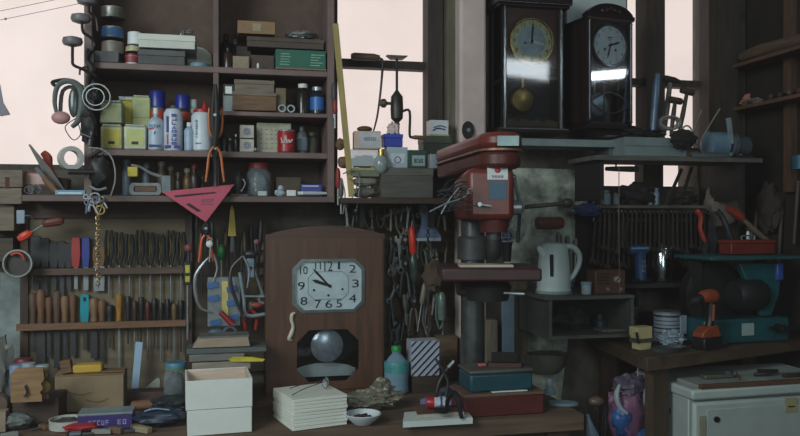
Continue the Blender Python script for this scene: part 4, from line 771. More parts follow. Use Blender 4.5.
# crumpled plastic
t = Th('crumpled_plastic', 'crumpled beige translucent plastic sheet between the panels and the water bottle', 'plastic', (344, 388, 408, 414), None, ZT)
p = t.part('crumpled_plastic', M((128, 122, 106), .28, g=.5, sc=30, bump=1.0)); p.ball((0, 14, 12), (29, 14, 9), 60, 36, amp=.28, seed=21, fr=3.0).ball((10, 17, 20), (11, 9, 11), 40, 26, amp=.3, seed=5, fr=2.6)
# water bottle
t = Th('water_bottle', 'clear plastic water bottle with a green cap and blue-green label', 'bottle', (387, 346, 411, 396), None, ZT); r = 12.5
t.part('bottle_body', clear((150, 185, 205), .1, .55)).lathe([(11, 0), (r, 2), (r, 7), (r*.95, 9), (r, 11), (r*.95, 13), (r, 15), (r, 26), (r*.94, 29), (9, 35), (4.5, 40), (4.5, 43)], (0, r, 0), n=28)
t.part('water', M((110, 140, 155), .15, g=.3, sc=50)).lathe([(10, 1), (11.4, 3), (11.4, 22)], (0, r, 0)); t.part('paper_label', M((70, 150, 150), .4, g=.35, sc=30)).lathe([(r*1.01, 22), (r*1.01, 31), (r*.98, 32)], (0, r, 0), n=28)
t.part('cap', M((40, 150, 70), .4)).lathe([(5.2, 42.5), (5.2, 47), (4.6, 48)], (0, r, 0))
# striped box
t = Th('striped_box', 'pale box with diagonal navy stripes behind the water bottle', 'box', (411, 341, 440, 376), .31); w = 14.5; h = t.h
t.part('box_body', M((175, 178, 190), .6, g=.1)).box(-w, w, 0, 22, 0, h, b=.4); p = t.part('stripe', M((30, 38, 72), .5, bump=0))
import itertools
def clipband(c0, wd):   # diagonal band clipped to the front face
    pts = [(-w, 0), (w, 0), (w, h), (-w, h)]
    for s, c in ((1, c0), (-1, c0+wd)):
        out = []
        for a, b in zip(pts, pts[1:]+pts[:1]):
            fa, fb = s*((a[1]-a[0])-c), s*((b[1]-b[0])-c)
            if fa >= 0: out.append(a)
            if fa*fb < 0: k = fa/(fa-fb); out.append((a[0]+(b[0]-a[0])*k, a[1]+(b[1]-a[1])*k))
        pts = out
        if not pts: return []
    return pts
for k in range(-3, 9):
    q = clipband(-16+k*7.4, 2.4)
    if len(q) > 2: p.prism(q, -.25, 0)
t.part('stand_block', DWOOD).box(-w+1, w-1, 1, 20, -(t.loc.z-ZT)/t.sc+.3, -.2)
# notebooks
t = Th('notepad', 'white notepad lying under the brown notebook', 'notebook', (402, 414, 474, 426), None, ZT, rz=16); t.part('notepad', M((205, 212, 208), .6, g=.1)).slab([(-36, 2), (36, -3), (42, 34), (-24, 38)], 0, 6); zn = t.loc.z+6*t.sc; bs = t
t = Th('notebook', 'small brown-covered notebook on the white notepad', 'notebook', loc=bs.loc+Vector((.008, .03, 6*bs.sc+.001)), sc=bs.sc, rz=16); t.part('pages', M((190, 180, 165), .7)).slab([(-24, 0), (25, -1), (30, 22), (-19, 24)], 0, 3.6); t.part('cover', M((104, 70, 58), .5)).slab([(-24.5, -.5), (25.5, -1.5), (30.5, 22.5), (-19.5, 24.5)], 3.6, 4.6)
nb = t
t = Th('desk_device', 'small red and white device with a metal knob on the brown notebook', 'device', loc=nb.loc+Vector((-.004, .035, 4.8*nb.sc+.001)), sc=nb.sc, rz=0)
t.part('red_body', M((180, 36, 44), .35)).lathe([(5, -12), (6, -10), (6, -4)], (0, 0, 6.2), ax='x'); t.part('white_body', M((200, 205, 215), .4)).lathe([(6.2, -4), (6.2, 6), (5, 9)], (0, 0, 6.2), ax='x'); t.part('knob', BLACK).ball((-2, 0, 13), 2.6); t.part('band', INKB).lathe([(6.4, 2), (6.4, 4)], (0, 0, 6.2), ax='x')
t = Th('wrist_watch', 'dark wrist watch with its strap hanging over the notebook edge', 'watch', loc=nb.loc+Vector((.035, -.006, 4.8*nb.sc+.001)), sc=nb.sc, rz=10)
t.part('strap', M((22, 24, 30), .4)).tube([(-4, 12, 1), (-2, 8, 12), (2, 2, 19), (5, -4, 14), (6, -6, 4), (8, -7.5, -5)], [2, 2.6, 2.8, 2.8, 2.4, 2]); t.part('watch_case', M((60, 64, 70), .3, .7)).lathe([(7.5, 0), (8, 1), (8, 4), (6.5, 5)], (-10, 2, 0))
t = Th('purple_cloth', 'folded mauve cloth beside the notebooks and red case', 'cloth', (422, 392, 466, 404), None, ZT); t.part('purple_cloth', M((130, 118, 160), .8, g=.3)).slab([(-24, 2), (6, -6), (14, -12), (18, -8), (8, 6), (-16, 10)], 0, 5)
# red and teal cases
t = Th('red_case', 'dark red metal case with a brown top under the teal tin', 'case', (460, 392, 549, 416), None, ZT, rz=13); w = 42; c_h = t.h-1
t.part('case_body', M((92, 36, 32), .5, g=.35)).box(-w, w, 0, 46, 0, c_h-3, b=1); t.part('case_lid', M((112, 84, 70), .6, g=.3)).box(-w-1, w+1, -1, 47, c_h-3, c_h, b=.6); rc = t
dT = Vector((-sin(R(13)), cos(R(13)), 0))
t = Th('teal_tin', 'teal metal tin with a worn grey lid on the red case', 'tin', loc=rc.loc+dT*(5*rc.sc)+Vector((-.001, 0, c_h*rc.sc+.0015)), sc=rc.sc, rz=13)
t.part('tin_body', M((28, 74, 84), .45, g=.3)).box(-34, 33, 0, 40, 0, 18, b=2.5); t.part('lid', M((92, 88, 82), .55, g=.35)).box(-35, 34, -1, 41, 18, 22, b=2); t.part('white_card', WHITE).box(-12, 26, -3, 0, -.1, .8)
tt = t
t = Th('scrub_brush', 'dark wooden brush lying across the teal tin lid', 'brush', loc=tt.loc+dT*(12*tt.sc)+Vector((.022, 0, 22*tt.sc+.001)), sc=tt.sc, rz=-4, roll=0)
t.part('bristles', M((34, 24, 24), .9, g=.5)).box(-14, 14, 0, 9, 4, 14, b=1.5); t.part('handle', M((78, 44, 38), .5)).slab([(-17, 0), (16, -1), (19, 4), (16, 10), (-17, 10), (-19, 5)], 0, 4)
t = Th('eraser', 'small pink eraser on the teal tin lid', 'eraser', loc=tt.loc+dT*(14*tt.sc)+Vector((-.045, 0, 22*tt.sc+.001)), sc=tt.sc, rz=20); t.part('eraser', M((205, 110, 110), .6)).box(-4, 4, 0, 5, 0, 3, b=.8)
t = Th('oval_pad', 'pale blue-grey oval pad lying at the right end of bench', 'pad', (546, 396, 577, 407), None, ZT, rz=-8); t.part('oval_pad', M((120, 142, 155), .6)).slab([(cos(a)*15*(1+.15*cos(a)), 8+sin(a)*8) for a in [i*pi/12 for i in range(24)]], 0, 3)
t = Th('plastic_fitting', 'small white plastic fitting standing behind the pale pad', 'fitting', (546, 380, 558, 396), None, ZT); t.part('plastic_fitting', M((150, 165, 175), .5)).lathe([(6, 0), (6, 4), (3, 7), (4, 12), (3, 16)], (0, 6, 0)).rod((0, 6, 10), (-5, 3, 9), 1.8)
t = Th('clay_pot', 'round dim plaster-grey pot at the wall behind the tins', 'pot', (532, 356, 574, None), .15, ZT); t.part('clay_pot', M((92, 90, 84), .8, g=.4)).lathe([(14, 0), (21, 8), (22, 20), (17, t.h-6), (13, t.h-2), (14, t.h)], (0, 20, 0), n=28)
t = Th('pliers', 'dark pliers and wires heaped between striped box and red case', 'pliers', (426, 352, 456, None), .46, ZT)
p = t.part('handle', DSTEEL); p.tube([(-6, 0, 2), (-2, 0, 20), (8, 2, 34)], 1.6).tube([(2, -4, 2), (6, -3, 22), (-6, 0, 44)], 1.3); t.part('jaw', STEEL).tube([(8, 2, 34), (14, 2, 40)], 2); t.part('brass_tip', BRASS).ball((-4, -4, 4), 3)
t = Th('pipe_fitting', 'grey pipe elbow lying left of the teal tin', 'pipe', (440, 384, 462, 396), None, ZT); t.part('pipe_fitting', M((90, 98, 104), .5, .3)).tube([(-10, 4, 4), (0, 5, 5), (8, 10, 5)], [3, 4, 4.6])
# ================= CLUTTER UNDER AND IN FRONT OF THE MIDDLE WINDOW =================
zl = Z(390, 198, .33)
t = W('wall_shelf', 'narrow dark wall ledge below the middle window', 'shelf', kind=None)
t.part('board', DWOOD).box(S(341, .33), S(450, .33), -.33, -.001, zl-.018, zl); t.part('bracket', IRON).box(S(360, .2), S(364, .2), -.2, -.001, zl-.1, zl-.018); t.part('bracket', IRON).box(S(430, .2), S(434, .2), -.2, -.001, zl-.1, zl-.018)
t = carton('wooden_chest', 'long grey-green wooden drawer box on the ledge below the window', (381, 168, 434, None), M((84, 82, 74), .7, k='w', g=.3), 60, .30, zl, lid=M((96, 94, 86), .7, k='w', g=.3), lidh=.25, cat='drawer')
zd = THS[-1].loc.z+THS[-1].h*THS[-1].sc; sd = THS[-1].sc
for i, (x0, y0, x1, y1, c_, l) in enumerate(((351, 186, 381, 197, (104, 100, 92), 'lowest grey rolled package on the ledge'), (352, 176, 380, 186, (130, 126, 116), 'middle grey rolled package on the ledge'), (350, 166, 380, 176, (120, 126, 104), 'greenish flat carton under the clear box on the ledge'))):
    t = Th('package', l, 'package', (x0, y0, x1, None), .29, zl+(197-y1)*.00342, rz=12.5)
    if i < 2:
        t.part('package', M(c_, .7, g=.3)).ball((0, 8, (y1-y0)/2), (15, 8, (y1-y0)*.5), 24, 12, amp=.15, seed=i)
    else: t.part('box_body', M(c_, .7)).box(-15, 15, 0, 24, 0, 8.5, b=.6); t.part('yellow_edge', M((170, 160, 100), .6)).box(-13, 15, -.5, 0, 6.5, 8.8)
zc2 = zl+31.2*.00342
t = Th('clear_box', 'clear plastic box of small metal parts stacked on the ledge', 'box', (350, 147, 381, None), .29, zc2); t.part('box_walls', PLAST).box(-15, 15, 0, 20, 0, 17, b=.8); t.part('metal_parts', M((130, 135, 140), .4, .4, g=.6, sc=60)).ball((0, 10, 5), (13, 8, 6), 20, 12, amp=.4, seed=4, fr=4)
zc3 = t.loc.z+17.3*t.sc
carton('paper_box', 'white and pink worn carton at the top of the ledge stack', (354, 131, 381, None), M((200, 170, 155), .6, g=.2), 18, .29, zc3, sticker=M((190, 192, 198), .6), srect=(.2, .1, 1, .9), txt=[('No. 12', .18, .1, .55, .5)], tcol=M((110, 110, 120), .6), rz=8)
t = Th('oval_lump', 'brown oval cap on top of the white and pink carton', 'cap', (358, 125, 374, None), .28, zc3+THS[-1].h*THS[-1].sc); t.part('brown_cap', M((96, 66, 52), .6)).ball((0, 8, 3), (8, 7, 3.2))
# middle group standing on the drawer
t = carton('blue_carton', 'pale blue-white carton with a faded round print on the drawer', (387, 147, 408, None), M((165, 178, 190), .5, g=.2), 18, .28, zd, sticker=M((200, 205, 205), .5), srect=(.15, .2, .85, .7)); t.part('print', INKB).ring((0, -.5, 8), 3, .4)
zq = t.loc.z+t.h*t.sc
t = carton('blue_box', 'royal blue small box on top of the pale carton', (384, 134, 403, None), M((45, 62, 165), .45, g=.15), 16, .275, zq, lid=M((55, 72, 175), .45), lidh=.3)
t = Th('tissue', 'crumpled pinkish tissue sticking out above the blue box', 'tissue', (387, 126, 402, None), .265, zq+.0445); t.part('tissue', M((215, 190, 185), .8, g=.1)).ball((0, 6, 5), (6, 4, 6.5), 20, 12, amp=.5, seed=7, fr=3)
t = Th('light_bulb', 'dusty pale glass bulb lying against the clear box', 'bulb', (374, 150, 389, 174), .305); t.part('glass_bulb', M((150, 158, 160), .15, g=.3)).ball((0, 2, 10), (7.5, 7, 10)); t.part('metal_cap', BRASS).lathe([(3.4, 18), (3.2, 25)], (0, 2, 0))
t = carton('green_carton', 'dark green and white small carton on the drawer right side', (408, 150, 427, None), M((30, 66, 52), .5, g=.2), 16, .285, zd, sticker=M((150, 165, 170), .5), srect=(.2, .12, .9, .7), txt=[('GEAR', .2, .05, .4, .5)])
box1('small_carton', 'narrow pale small carton beside the green carton', 'box', (430, 154, 438, None), M((150, 160, 165), .5), 10, .28, zd)
t = carton('steel_box', 'dark olive metal box on a block near the window jamb', (423, 136, 452, None), M((56, 60, 50), .6, g=.3), 22, .12, zd, lid=M((72, 76, 64), .6), lidh=.2)
zk = t.loc.z+t.h*t.sc
t = carton('white_carton', 'white carton with blue swoosh print on the olive metal box', (430, 120, 449, None), M((205, 208, 210), .5, g=.12), 16, .115, zk); p = t.part('print', M((60, 70, 130), .5, bump=0))
p.tube([(-7, -.3, 5), (-2, -.4, 7.5), (6, -.3, 6)], .7, 5).tube([(-6, -.3, 8), (0, -.4, 10), (7, -.3, 8.5)], .5, 5); t.part('base_strip', M((175, 165, 130), .6)).box(-10, 10, -.5, 16, -.1, 1.4)
# hand drill in front of the window
t = Th('breast_drill', 'old iron hand drill standing upright with side knob and crank', 'drill', (378, 54, 430, None), .24, zq+.06); H = t.h; c = -7
ax = 398-404
t.part('spindle', IRON).lathe([(1.3, H-38), (1.3, H-4)], (ax, 6, 0)); t.part('breast_plate', M((90, 76, 64), .5)).prism([(ax-11, H-1), (ax+11, H-1), (ax+6, H-4.5), (ax-6, H-4.5)], 2, 10)
t.part('gear_body', M((72, 66, 62), .45, .5)).lathe([(1.5, H-77), (2.5, H-72), (2.2, H-68), (6, H-64), (6.5, H-55), (6, H-42), (3, H-38), (1.8, H-36)], (ax, 6, 0)); t.part('side_knob', M((74, 62, 54), .5)).lathe([(3, -17), (4.5, -15), (4.5, -12), (1.6, -10), (1.6, -4)], (ax, 6, H-49), ax='x')
t.part('crank_arm', IRON).tube([(ax+5, 3, H-57), (ax+12, 1, H-57), (ax+12, 1, H-80), (ax+14, 1, H-83)], 1.3); t.part('crank_handle', MWOOD).lathe([(1.4, 0), (2.2, 4), (2, 12), (1.6, 14)], (ax+14, 1, H-83), ax='x'); t.part('chuck', DSTEEL).lathe([(1, 0), (1.8, 1), (3, 8), (2.6, H-76)], (ax, 6, 0))
t = Th('scythe_hook', 'wooden-handled curved scythe hook hanging across the window bar', 'hook', (350, 52, 386, 133), .10)
t.part('handle', M((106, 84, 66), .6, k='w')).lathe([(2.6, -17), (3.8, -14), (3.6, 6), (2.2, 12)], (0, 0, 76), ax='x'); t.part('blade', M((62, 52, 46), .5, .4)).tube([(12, 0, 75), (15, 0, 72), (14, 0, 55), (12, 0, 35), (9, 0, 15), (5, 0, 0)], [1.2, 1.4, 1.2, 1.1, 1, .7])
t = Th('wooden_lath', 'yellowish wooden lath leaning against the right side of the shelves', 'lath', (334, 24, 352, None), .29, zl, roll=-5.5); t.part('wooden_lath', M((170, 150, 92), .6, k='w', axis='z', g=.25)).box(5, 11, 0, 1.8, 25, t.h+10)
t.parts[0].v = []; t.parts[0].f = []; t.parts[0].box(6, 12, 0, 1.8, 0, t.h); 
for i, (bb, c_, l, n_, ct) in enumerate((((331, 82, 337, 118), (70, 66, 66), 'thin grey tool hanging on the right shelf side, upper', 'rod', 'rod'), ((332, 98, 338, 128), (150, 44, 40), 'red-handled slim tool hanging on the right shelf side', 'screwdriver', 'screwdriver'),
                                        ((335, 168, 341, 205), (150, 40, 36), 'red-handled tool hanging low beside the right shelf panel', 'screwdriver', 'screwdriver'), ((338, 178, 344, 214), (96, 90, 86), 'grey rod tool hanging low beside right shelf panel', 'rod', 'rod'))):
    t = Th(n_, l, ct, bb, .285); h = t.h; t.part('handle', M(c_, .5)).lathe([(1.5, h*.45), (2.8, h*.55), (2.4, h*.9), (1.2, h)], n=12); t.part('shaft', STEEL).rod((0, 0, 0), (0, 0, h*.5), 1)
t = Th('wooden_ball', 'round brown wooden knob at the side of shelves, upper', 'ball', (336, 136, 346, 150), .28); t.part('wooden_knob', MWOOD).ball((0, 4, 6), (5, 5, 6), amp=.15)
t = Th('wooden_ball', 'round brown wooden knob beside shelves, lower', 'ball', (338, 154, 350, 168), .28); t.part('wooden_knob', MWOOD).ball((0, 4, 6), (6, 5, 6), amp=.15, seed=3)
t = Th('wire_tangle', 'tangle of pale wire draped below the lowest shelf corner', 'wire', (336, 168, 362, 214), .30); p = t.part('wire_tangle', M((130, 125, 118), .5))
p.tube([(-6, 0, 40), (4, 0, 44), (10, 0, 38), (10, 0, 22), (8, 0, 6)], .7, 5).tube([(-8, 0, 36), (-4, 0, 20), (-6, 0, 0)], .7, 5).tube([(0, 1, 36), (8, 1, 28), (2, 1, 14)], .6, 5)

# ================= DARK TOOL WALL BETWEEN CLOCK AND DRILL PRESS =================
t = W('tool_board', 'dark brown board behind the hanging tools between clock and drill press', 'tool rack', kind=None)
t.part('backboard', M((84, 72, 58), .9, k='w', sc=5, g=.7, bump=.4)).box(S(340, .03), S(456, .03), -.03, -.001, ZT+.01, zl-.1)
for y in (214, 224): t.part('batten', M((90, 76, 62), .8, k='w')).box(S(345, .05), S(420, .05), -.05, -.031, Z(380, y+5, .05), Z(380, y, .05))
def spanner(label, x, y0, y1, w, d=.06, m_=None, lean=0, group=None, name='spanner', n=0):
    t = Th(name, label, 'spanner', (x-w/2, y0, x+w/2, y1), d, roll=lean, group=group); h = t.h; r = w/2
    p = t.part('shank', m_ or STEEL); s = r*.38
    p.prism([(-s, r*1.6), (s, r*1.6), (s*1.1, h-r*1.6), (-s*1.1, h-r*1.6)], 0, 1.2)
    t.part('ring_end', m_ or STEEL).ring((0, .6, r), r*.75, r*.3, n=14, m=5)
    q = [(-s*1.1, h-r*2), (s*1.1, h-r*2), (r, h-r*1.2), (r*.95, h-r*.2), (r*.35, h), (r*.35, h-r*.9), (-r*.35, h-r*.9), (-r*.35, h), (-r*.95, h-r*.2), (-r, h-r*1.2)]
    t.part('jaw', m_ or STEEL).prism(q, -.2, 1.5); return t
for i, (x, y, l) in enumerate(((391, 232, 'uppermost spanner head beside the big clock'), (391, 252, 'bright open spanner head beside the big clock, second down'), (390, 262, 'bright spanner head beside the big clock, third down'), (388, 282, 'small spanner head low beside the big clock'))):
    t = spanner(l, x, y, y+(16, 14, 14, 22)[i], (12, 9, 9, 6)[i], .075); t.rot = (0, R(70 if i < 1 else 25), TH)
t = Th('tin_snips', 'dull steel curved snips lying on the dark batten beside the clock top', 'snips', (380, 208, 408, 222), .10); t.part('blade', STEEL).tube([(-14, 0, 2), (-4, 0, 8), (8, 0, 12), (14, 0, 12)], [.8, 2.2, 2.6, 1]); t.part('handle', DSTEEL).tube([(-14, 0, 1), (0, 0, 4), (12, 0, 9)], [.8, 1.4, 1])
t = Th('screwdriver', 'screwdriver with a bright orange-red handle hanging mid-wall', 'screwdriver', (409, 226, 419, 274), .13, roll=-3); t.part('handle', M((215, 58, 40), .35, g=.15)).lathe([(2.4, 20), (3.6, 23), (3.8, 38), (3, 46), (1.6, 48)], n=14); t.part('green_sheath', M((62, 76, 68), .25, g=.5, sc=40)).lathe([(2, -8), (4.4, -2), (4.6, 14), (2.6, 20)], n=14); t.part('hook', STEEL).rod((0, 0, 46), (1, 0, 54), .6)
t = Th('fabric_bag', 'dirty blue fabric bag hanging from the ledge', 'bag', (416, 198, 440, 242), .17); t.part('bag_body', M((100, 118, 150), .8, g=.55, sc=25)).prism([(-7, 40), (6, 42), (7, 30), (6, 16), (14, 5), (13, 2), (-11, 2), (-9, 8), (-6, 18)], 0, 5); t.part('white_hem', M((165, 170, 180), .7)).box(-11, 13, -.8, 5, 1, 4)
t = Th('link_chain', 'dark chain of links hanging in front of the blue bag', 'chain', (425, 214, 431, 262), .21); p = t.part('link_chain', DSTEEL)
for i in range(14): p.ring((0, 0, 3+i*3.4), 1.9, .6, n=10, m=5, ax='y' if i % 2 else 'x')
t = Th('wire_bundle', 'spray of steel wires and rods fanning out left of the drill press head', 'wire', (428, 180, 472, 214), .895); p = t.part('wire_bundle', DSTEEL)
for i in range(46): a = rnd.uniform(0, 2.2); q = Vector((rnd.uniform(-18, 8), rnd.uniform(-5, 2), rnd.uniform(4, 26))); e = q+Vector((rnd.uniform(4, 24), rnd.uniform(-4, 2), rnd.uniform(-4, 10))); p.tube([q, (q+e)/2+Vector((0, 0, rnd.uniform(-3, 5))), e], rnd.uniform(.35, .8), 5)
t.part('bright_rod', STEEL).tube([(-22, -3, 2), (-6, -4, 10), (12, -4, 16), (19, -4, 22)], .9).ring((20, -3, 23), 2.4, .7); t.part('bright_rod', STEEL).tube([(-10, -3, 0), (-2, -4, 14), (8, -4, 26)], .7)
pal = [(124, 112, 98), (110, 118, 120), (140, 130, 112), (80, 74, 68), (165, 160, 150), (120, 84, 64), (96, 112, 108)]
knd = ['spanner', 'screwdriver', 'rod', 'pliers', 'hook']
mats = [M(c, .5, .3 if i % 2 else 0, g=.5) for i, c in enumerate(pal)]
def fill(x0, x1, y0, y1, n, where, dd=(.05, .12), seed=1, hmin=22, hmax=50):
    r = random.Random(seed); lst = []
    for i in range(n):
        x = x0+(x1-x0)*(i+.5)/n+r.uniform(-2, 2); h = r.uniform(hmin, hmax); y = r.uniform(y0, max(y0+1, y1-h)); lst.append((x, y, h, r.randrange(5), r.uniform(*dd), r.uniform(-10, 10), r.randrange(7), r.uniform(4, 8)))
    cnt = {}
    for x, y, h, k, d, ln, mi, w in sorted(lst):
        c = cnt[k] = cnt.get(k, -1)+1; m_ = mats[mi]
        lab = f'{["dull steel spanner", "dim plain-handled screwdriver", "thin dull metal rod", "dark worn pliers", "bent iron hook"][k]} {where}, {ORD[c]} such from left'
        if k == 0: spanner(lab, x, y, y+h, w*1.1, d, m_ if mi % 2 else STEEL, ln)
        elif k == 1:
            t = Th('screwdriver', lab, 'screwdriver', (x-w/2, y, x+w/2, y+h), d, roll=ln); t.part('handle', m_).lathe([(1.4, h*.55), (w*.45, h*.62), (w*.4, h*.92), (1.4, h)], n=10); t.part('shaft', STEEL).rod((0, 0, 0), (0, 0, h*.58), .8)
        elif k == 2: t = Th('rod', lab, 'rod', (x-2, y, x+2, y+h), d, roll=ln); t.part('rod', m_).lathe([(.8, 0), (1.2, h*.1), (1.2, h*.8), (2, h*.84), (2, h*.93), (.8, h)], n=8)
        elif k == 3: shears(lab, (x-w*.7, y, x+w*.7, y+h), m_, d, open_up=False, frac=.62, name='pliers')
        else:
            t = Th('hook', lab, 'hook', (x-w/2, y, x+w/2, y+h), d, roll=ln); t.part('hook', m_).tube([(-w*.3, 0, h), (0, 0, h-3), (0, 0, h*.35), (w*.3, 0, h*.15), (w*.8, 0, 0), (w*1.3, 0, h*.12), (w*1.3, 0, h*.25)], 1.1)
fill(390, 446, 224, 300, 19, 'hanging high between big clock and press', seed=3)
fill(388, 446, 280, 350, 19, 'hanging low between big clock and press', seed=5)
fill(346, 446, 200, 236, 17, 'hanging from the middle ledge', (.10, .16), seed=8, hmin=16, hmax=30)
t = Th('brown_sack', 'brown paper bag bunched on the dark wall left of the drill press', 'bag', (424, 262, 446, 292), .14); t.part('brown_sack', M((90, 74, 58), .85, g=.4)).ball((0, 4, 15), (11, 6, 15), 24, 16, amp=.35, seed=2)
t = Th('glass_vial', 'pale green glass tube hanging on dark wall right part', 'vial', (437, 292, 446, 320), .15); t.part('glass_vial', M((110, 130, 120), .2, g=.4)).lathe([(3, 0), (4, 2), (4, 24), (2, 28)])
t = Th('small_vial', 'small bright white cylinder by the drill press column', 'vial', (460, 314, 465, 328), .28); t.part('small_vial', WHITE).lathe([(1.8, 0), (2, 12), (1, 13)])
box1('wooden_block', 'tan wooden block standing behind the pliers heap', 'block', (437, 336, 458, None), M((110, 88, 66), .8, k='w'), 14, .12, ZT)
box1('wooden_post', 'pale wood offcut standing right of the drill press column', 'offcut', (486, 320, 498, None), M((112, 102, 88), .8, k='w', axis='z'), 14, .12, ZT)
box1('leaning_board', 'pale blue-grey board leaning beside the column', 'board', (502, 294, 515, None), M((110, 130, 145), .5, g=.3), 5, .10, ZT)
box1('plywood_offcut', 'worn brown plank leaning on the wall behind the kettle cabinet side', 'plank', (512, 278, 528, None), M((88, 74, 60), .8, k='w', axis='z'), 8, .06, ZT)

# ================= DRILL PRESS =================
DPR = M((112, 46, 36), .38, g=.3, sc=8); DPD = M((88, 38, 32), .45, g=.4, sc=8)
a_, b_ = Vector((.276, 2.16, 0)), Vector((.212, 2.67, 0)); ax_ = (a_-b_).normalized(); ang = math.degrees(math.atan2(-ax_.x, ax_.y))+180   # local -y runs towards the camera end
t = Th('drill_press', 'dark red bench drill press with a long rounded belt cover and steel column', 'drill press', loc=(0, 0, 0), sc=1, rz=0)
side = Vector((-ax_.y, ax_.x, 0))
if side.x < 0: side = -side
def capsule(r0, r1, n=10, ext0=0, ext1=0):
    pts = []; a0 = math.atan2(ax_.y, ax_.x)
    for i in range(n+1): q = a0-pi/2+pi*i/n; pts.append((a_.x+cos(q)*r0, a_.y+sin(q)*r0))
    for i in range(n+1): q = a0+pi/2+pi*i/n; pts.append((b_.x+cos(q)*r1, b_.y+sin(q)*r1))
    return pts
zt_ = 1.4+86*2.12/F
t.part('belt_cover', DPR).slab(capsule(.062, .088), zt_-.044, zt_); t.parts[-1].bev = .014
t.part('cover_seam', M((150, 110, 96), .4, .4)).slab(capsule(.064, .090), zt_-.051, zt_-.045)
t.part('belt_housing', DPD).slab(capsule(.058, .084), zt_-.098, zt_-.0505); t.parts[-1].bev = .012
fc = a_+ax_*.092
def face(nm, m_, dx0, dx1, z0, z1, o=.0015, cen=None, par=None):  # flat plate on the front face, facing the camera
    p = t.part(nm, m_); c = cen or Vector((a_.x, a_.y-.062, 0)); p.box(c.x+dx0, c.x+dx1, c.y-o, c.y+.012, z0, z1); return p
face('name_plate', M((128, 145, 145), .35, .4, g=.3), -.014, .044, zt_-.040, zt_-.013, .006)
hx_, hy_ = .236, 2.24
hb = t.part('head', DPR); hb.box(hx_-.052, hx_+.078, hy_-.11, hy_+.42, 1.395, zt_-.0975, b=.016)
t.part('quill_housing', DPD).lathe([(.038, 1.36), (.045, 1.40)], (hx_+.028, hy_-.05, 0)); t.part('quill', DSTEEL).lathe([(.02, 1.335), (.022, 1.37)], (hx_+.028, hy_-.05, 0)); t.part('chuck', IRON).lathe([(.008, 1.28), (.018, 1.29), (.022, 1.31), (.022, 1.34)], (hx_+.028, hy_-.05, 0))
fcz = Vector((hx_+.025, hy_-.11, 0))
face('white_sticker', M((205, 208, 210), .5, g=.1), -.022, .034, 1.505, 1.545, .002, fcz)
t.part('red_emblem', M((190, 40, 36), .45)).ball((hx_+.031, hy_-.1125, 1.531), (.009, .0015, .008)); t.part('print', INK).text('9888', .008, hx_+.031, 1.513, y=hy_-.1125, w=.032)
face('blue_sticker', M((40, 78, 104), .4, g=.25), -.018, .030, 1.45, 1.500, .002, fcz)
fh = t.part('feed_hub', STEEL); fh.lathe([(.022, 0), (.022, .03), (.012, .04)], (hx_+.078, hy_-.02, 1.43), ax='x')
t.part('feed_lever', IRON).rod((hx_+.11, hy_-.02, 1.43), (hx_+.235, hy_-.03, 1.442), .006).ball((hx_+.24, hy_-.03, 1.443), (.016, .014, .014)); t.part('feed_lever', STEEL).rod((hx_+.105, hy_-.03, 1.44), (hx_+.085, hy_-.05, 1.51), .005).ball((hx_+.084, hy_-.05, 1.515), .008); t.part('feed_lever', IRON).rod((hx_+.105, hy_-.03, 1.43), (hx_+.10, hy_-.02, 1.33), .005)
t.part('switch', STEEL).rod((hx_-.02, hy_-.135, 1.437), (hx_-.02, hy_-.10, 1.437), .006).rod((hx_-.02, hy_-.13, 1.437), (hx_+.012, hy_-.135, 1.432), .003)
cxc, cyc = .243, 2.60
t.part('column', M((96, 98, 98), .35, .6, g=.5)).lathe([(.040, ZT+.02), (.040, 1.55)], (cxc, cyc, 0), n=28); t.part('column_collar', M((84, 84, 84), .5, .4)).lathe([(.052, 1.262), (.052, 1.33), (.044, 1.34)], (cxc, cyc, 0), n=28)
t.part('base', IRON).box(cxc-.08, cxc+.13, cyc-.07, cyc+.12, ZT+.0015, ZT+.03, b=.008)
tz = 1.4-48*2.25/F
t.part('table', M((66, 34, 32), .5, g=.35)).box(hx_-.122, hx_+.155, hy_-.10, hy_+.16, tz-.036, tz, b=.006); t.part('table_arm', IRON).box(hx_-.06, hx_+.03, hy_+.10, cyc, tz-.08, tz-.037, b=.01).lathe([(.055, tz-.12), (.055, tz-.03)], (cxc, cyc, 0), n=24)
t.part('table_clamp', IRON).lathe([(.06, tz-.10), (.07, tz-.06), (.05, tz-.037)], (hx_+.02, hy_+.03, 0)); t.part('clamp_lever', STEEL).rod((hx_+.06, hy_-.02, tz-.075), (hx_+.115, hy_-.05, tz-.075), .004)
dpt = tz
t = Th('wood_scrap', 'pale wood strip lying on the drill press table', 'wood strip', loc=(hx_+.0, hy_-.05, tz+.0015), sc=1, rz=0); t.part('wood_scrap', M((190, 175, 160), .7, k='w', g=.25)).box(-.07, .08, -.03, .05, 0, .007, b=.001)
t = Th('cutter_disc', 'dark iron cutter disc hanging on pillar above the drill press', 'disc', (462, 120, 475, 140), .115); t.part('disc', IRON).lathe([(8, 0), (9, 1), (9, 2)], (0, 0, 10), ax='y', n=20, sx=.7); t.part('hub', STEEL).lathe([(2, -1), (2, 0)], (0, 0, 10), ax='y', n=12)
t = Th('caged_lamp', 'small dim caged lamp seen between press column and chuck', 'lamp', (500, 224, 514, None), .12, Z(505, 262, .12)); t.part('cage', M((150, 165, 185), .4, .3)).ring((0, 0, 26), 6, .6).ring((0, 0, 32), 5, .6, ax='z').ring((0, 0, 24), 6.4, .6, ax='z').ring((0, 0, 20), 6, .6, ax='z').ring((0, 0, 26), 6, .6, ax='x'); t.part('glass', M((80, 95, 115), .2)).ball((0, 0, 26), 5.2); t.part('handle', BLACK).lathe([(4, 0), (5, 16), (6, 20)])
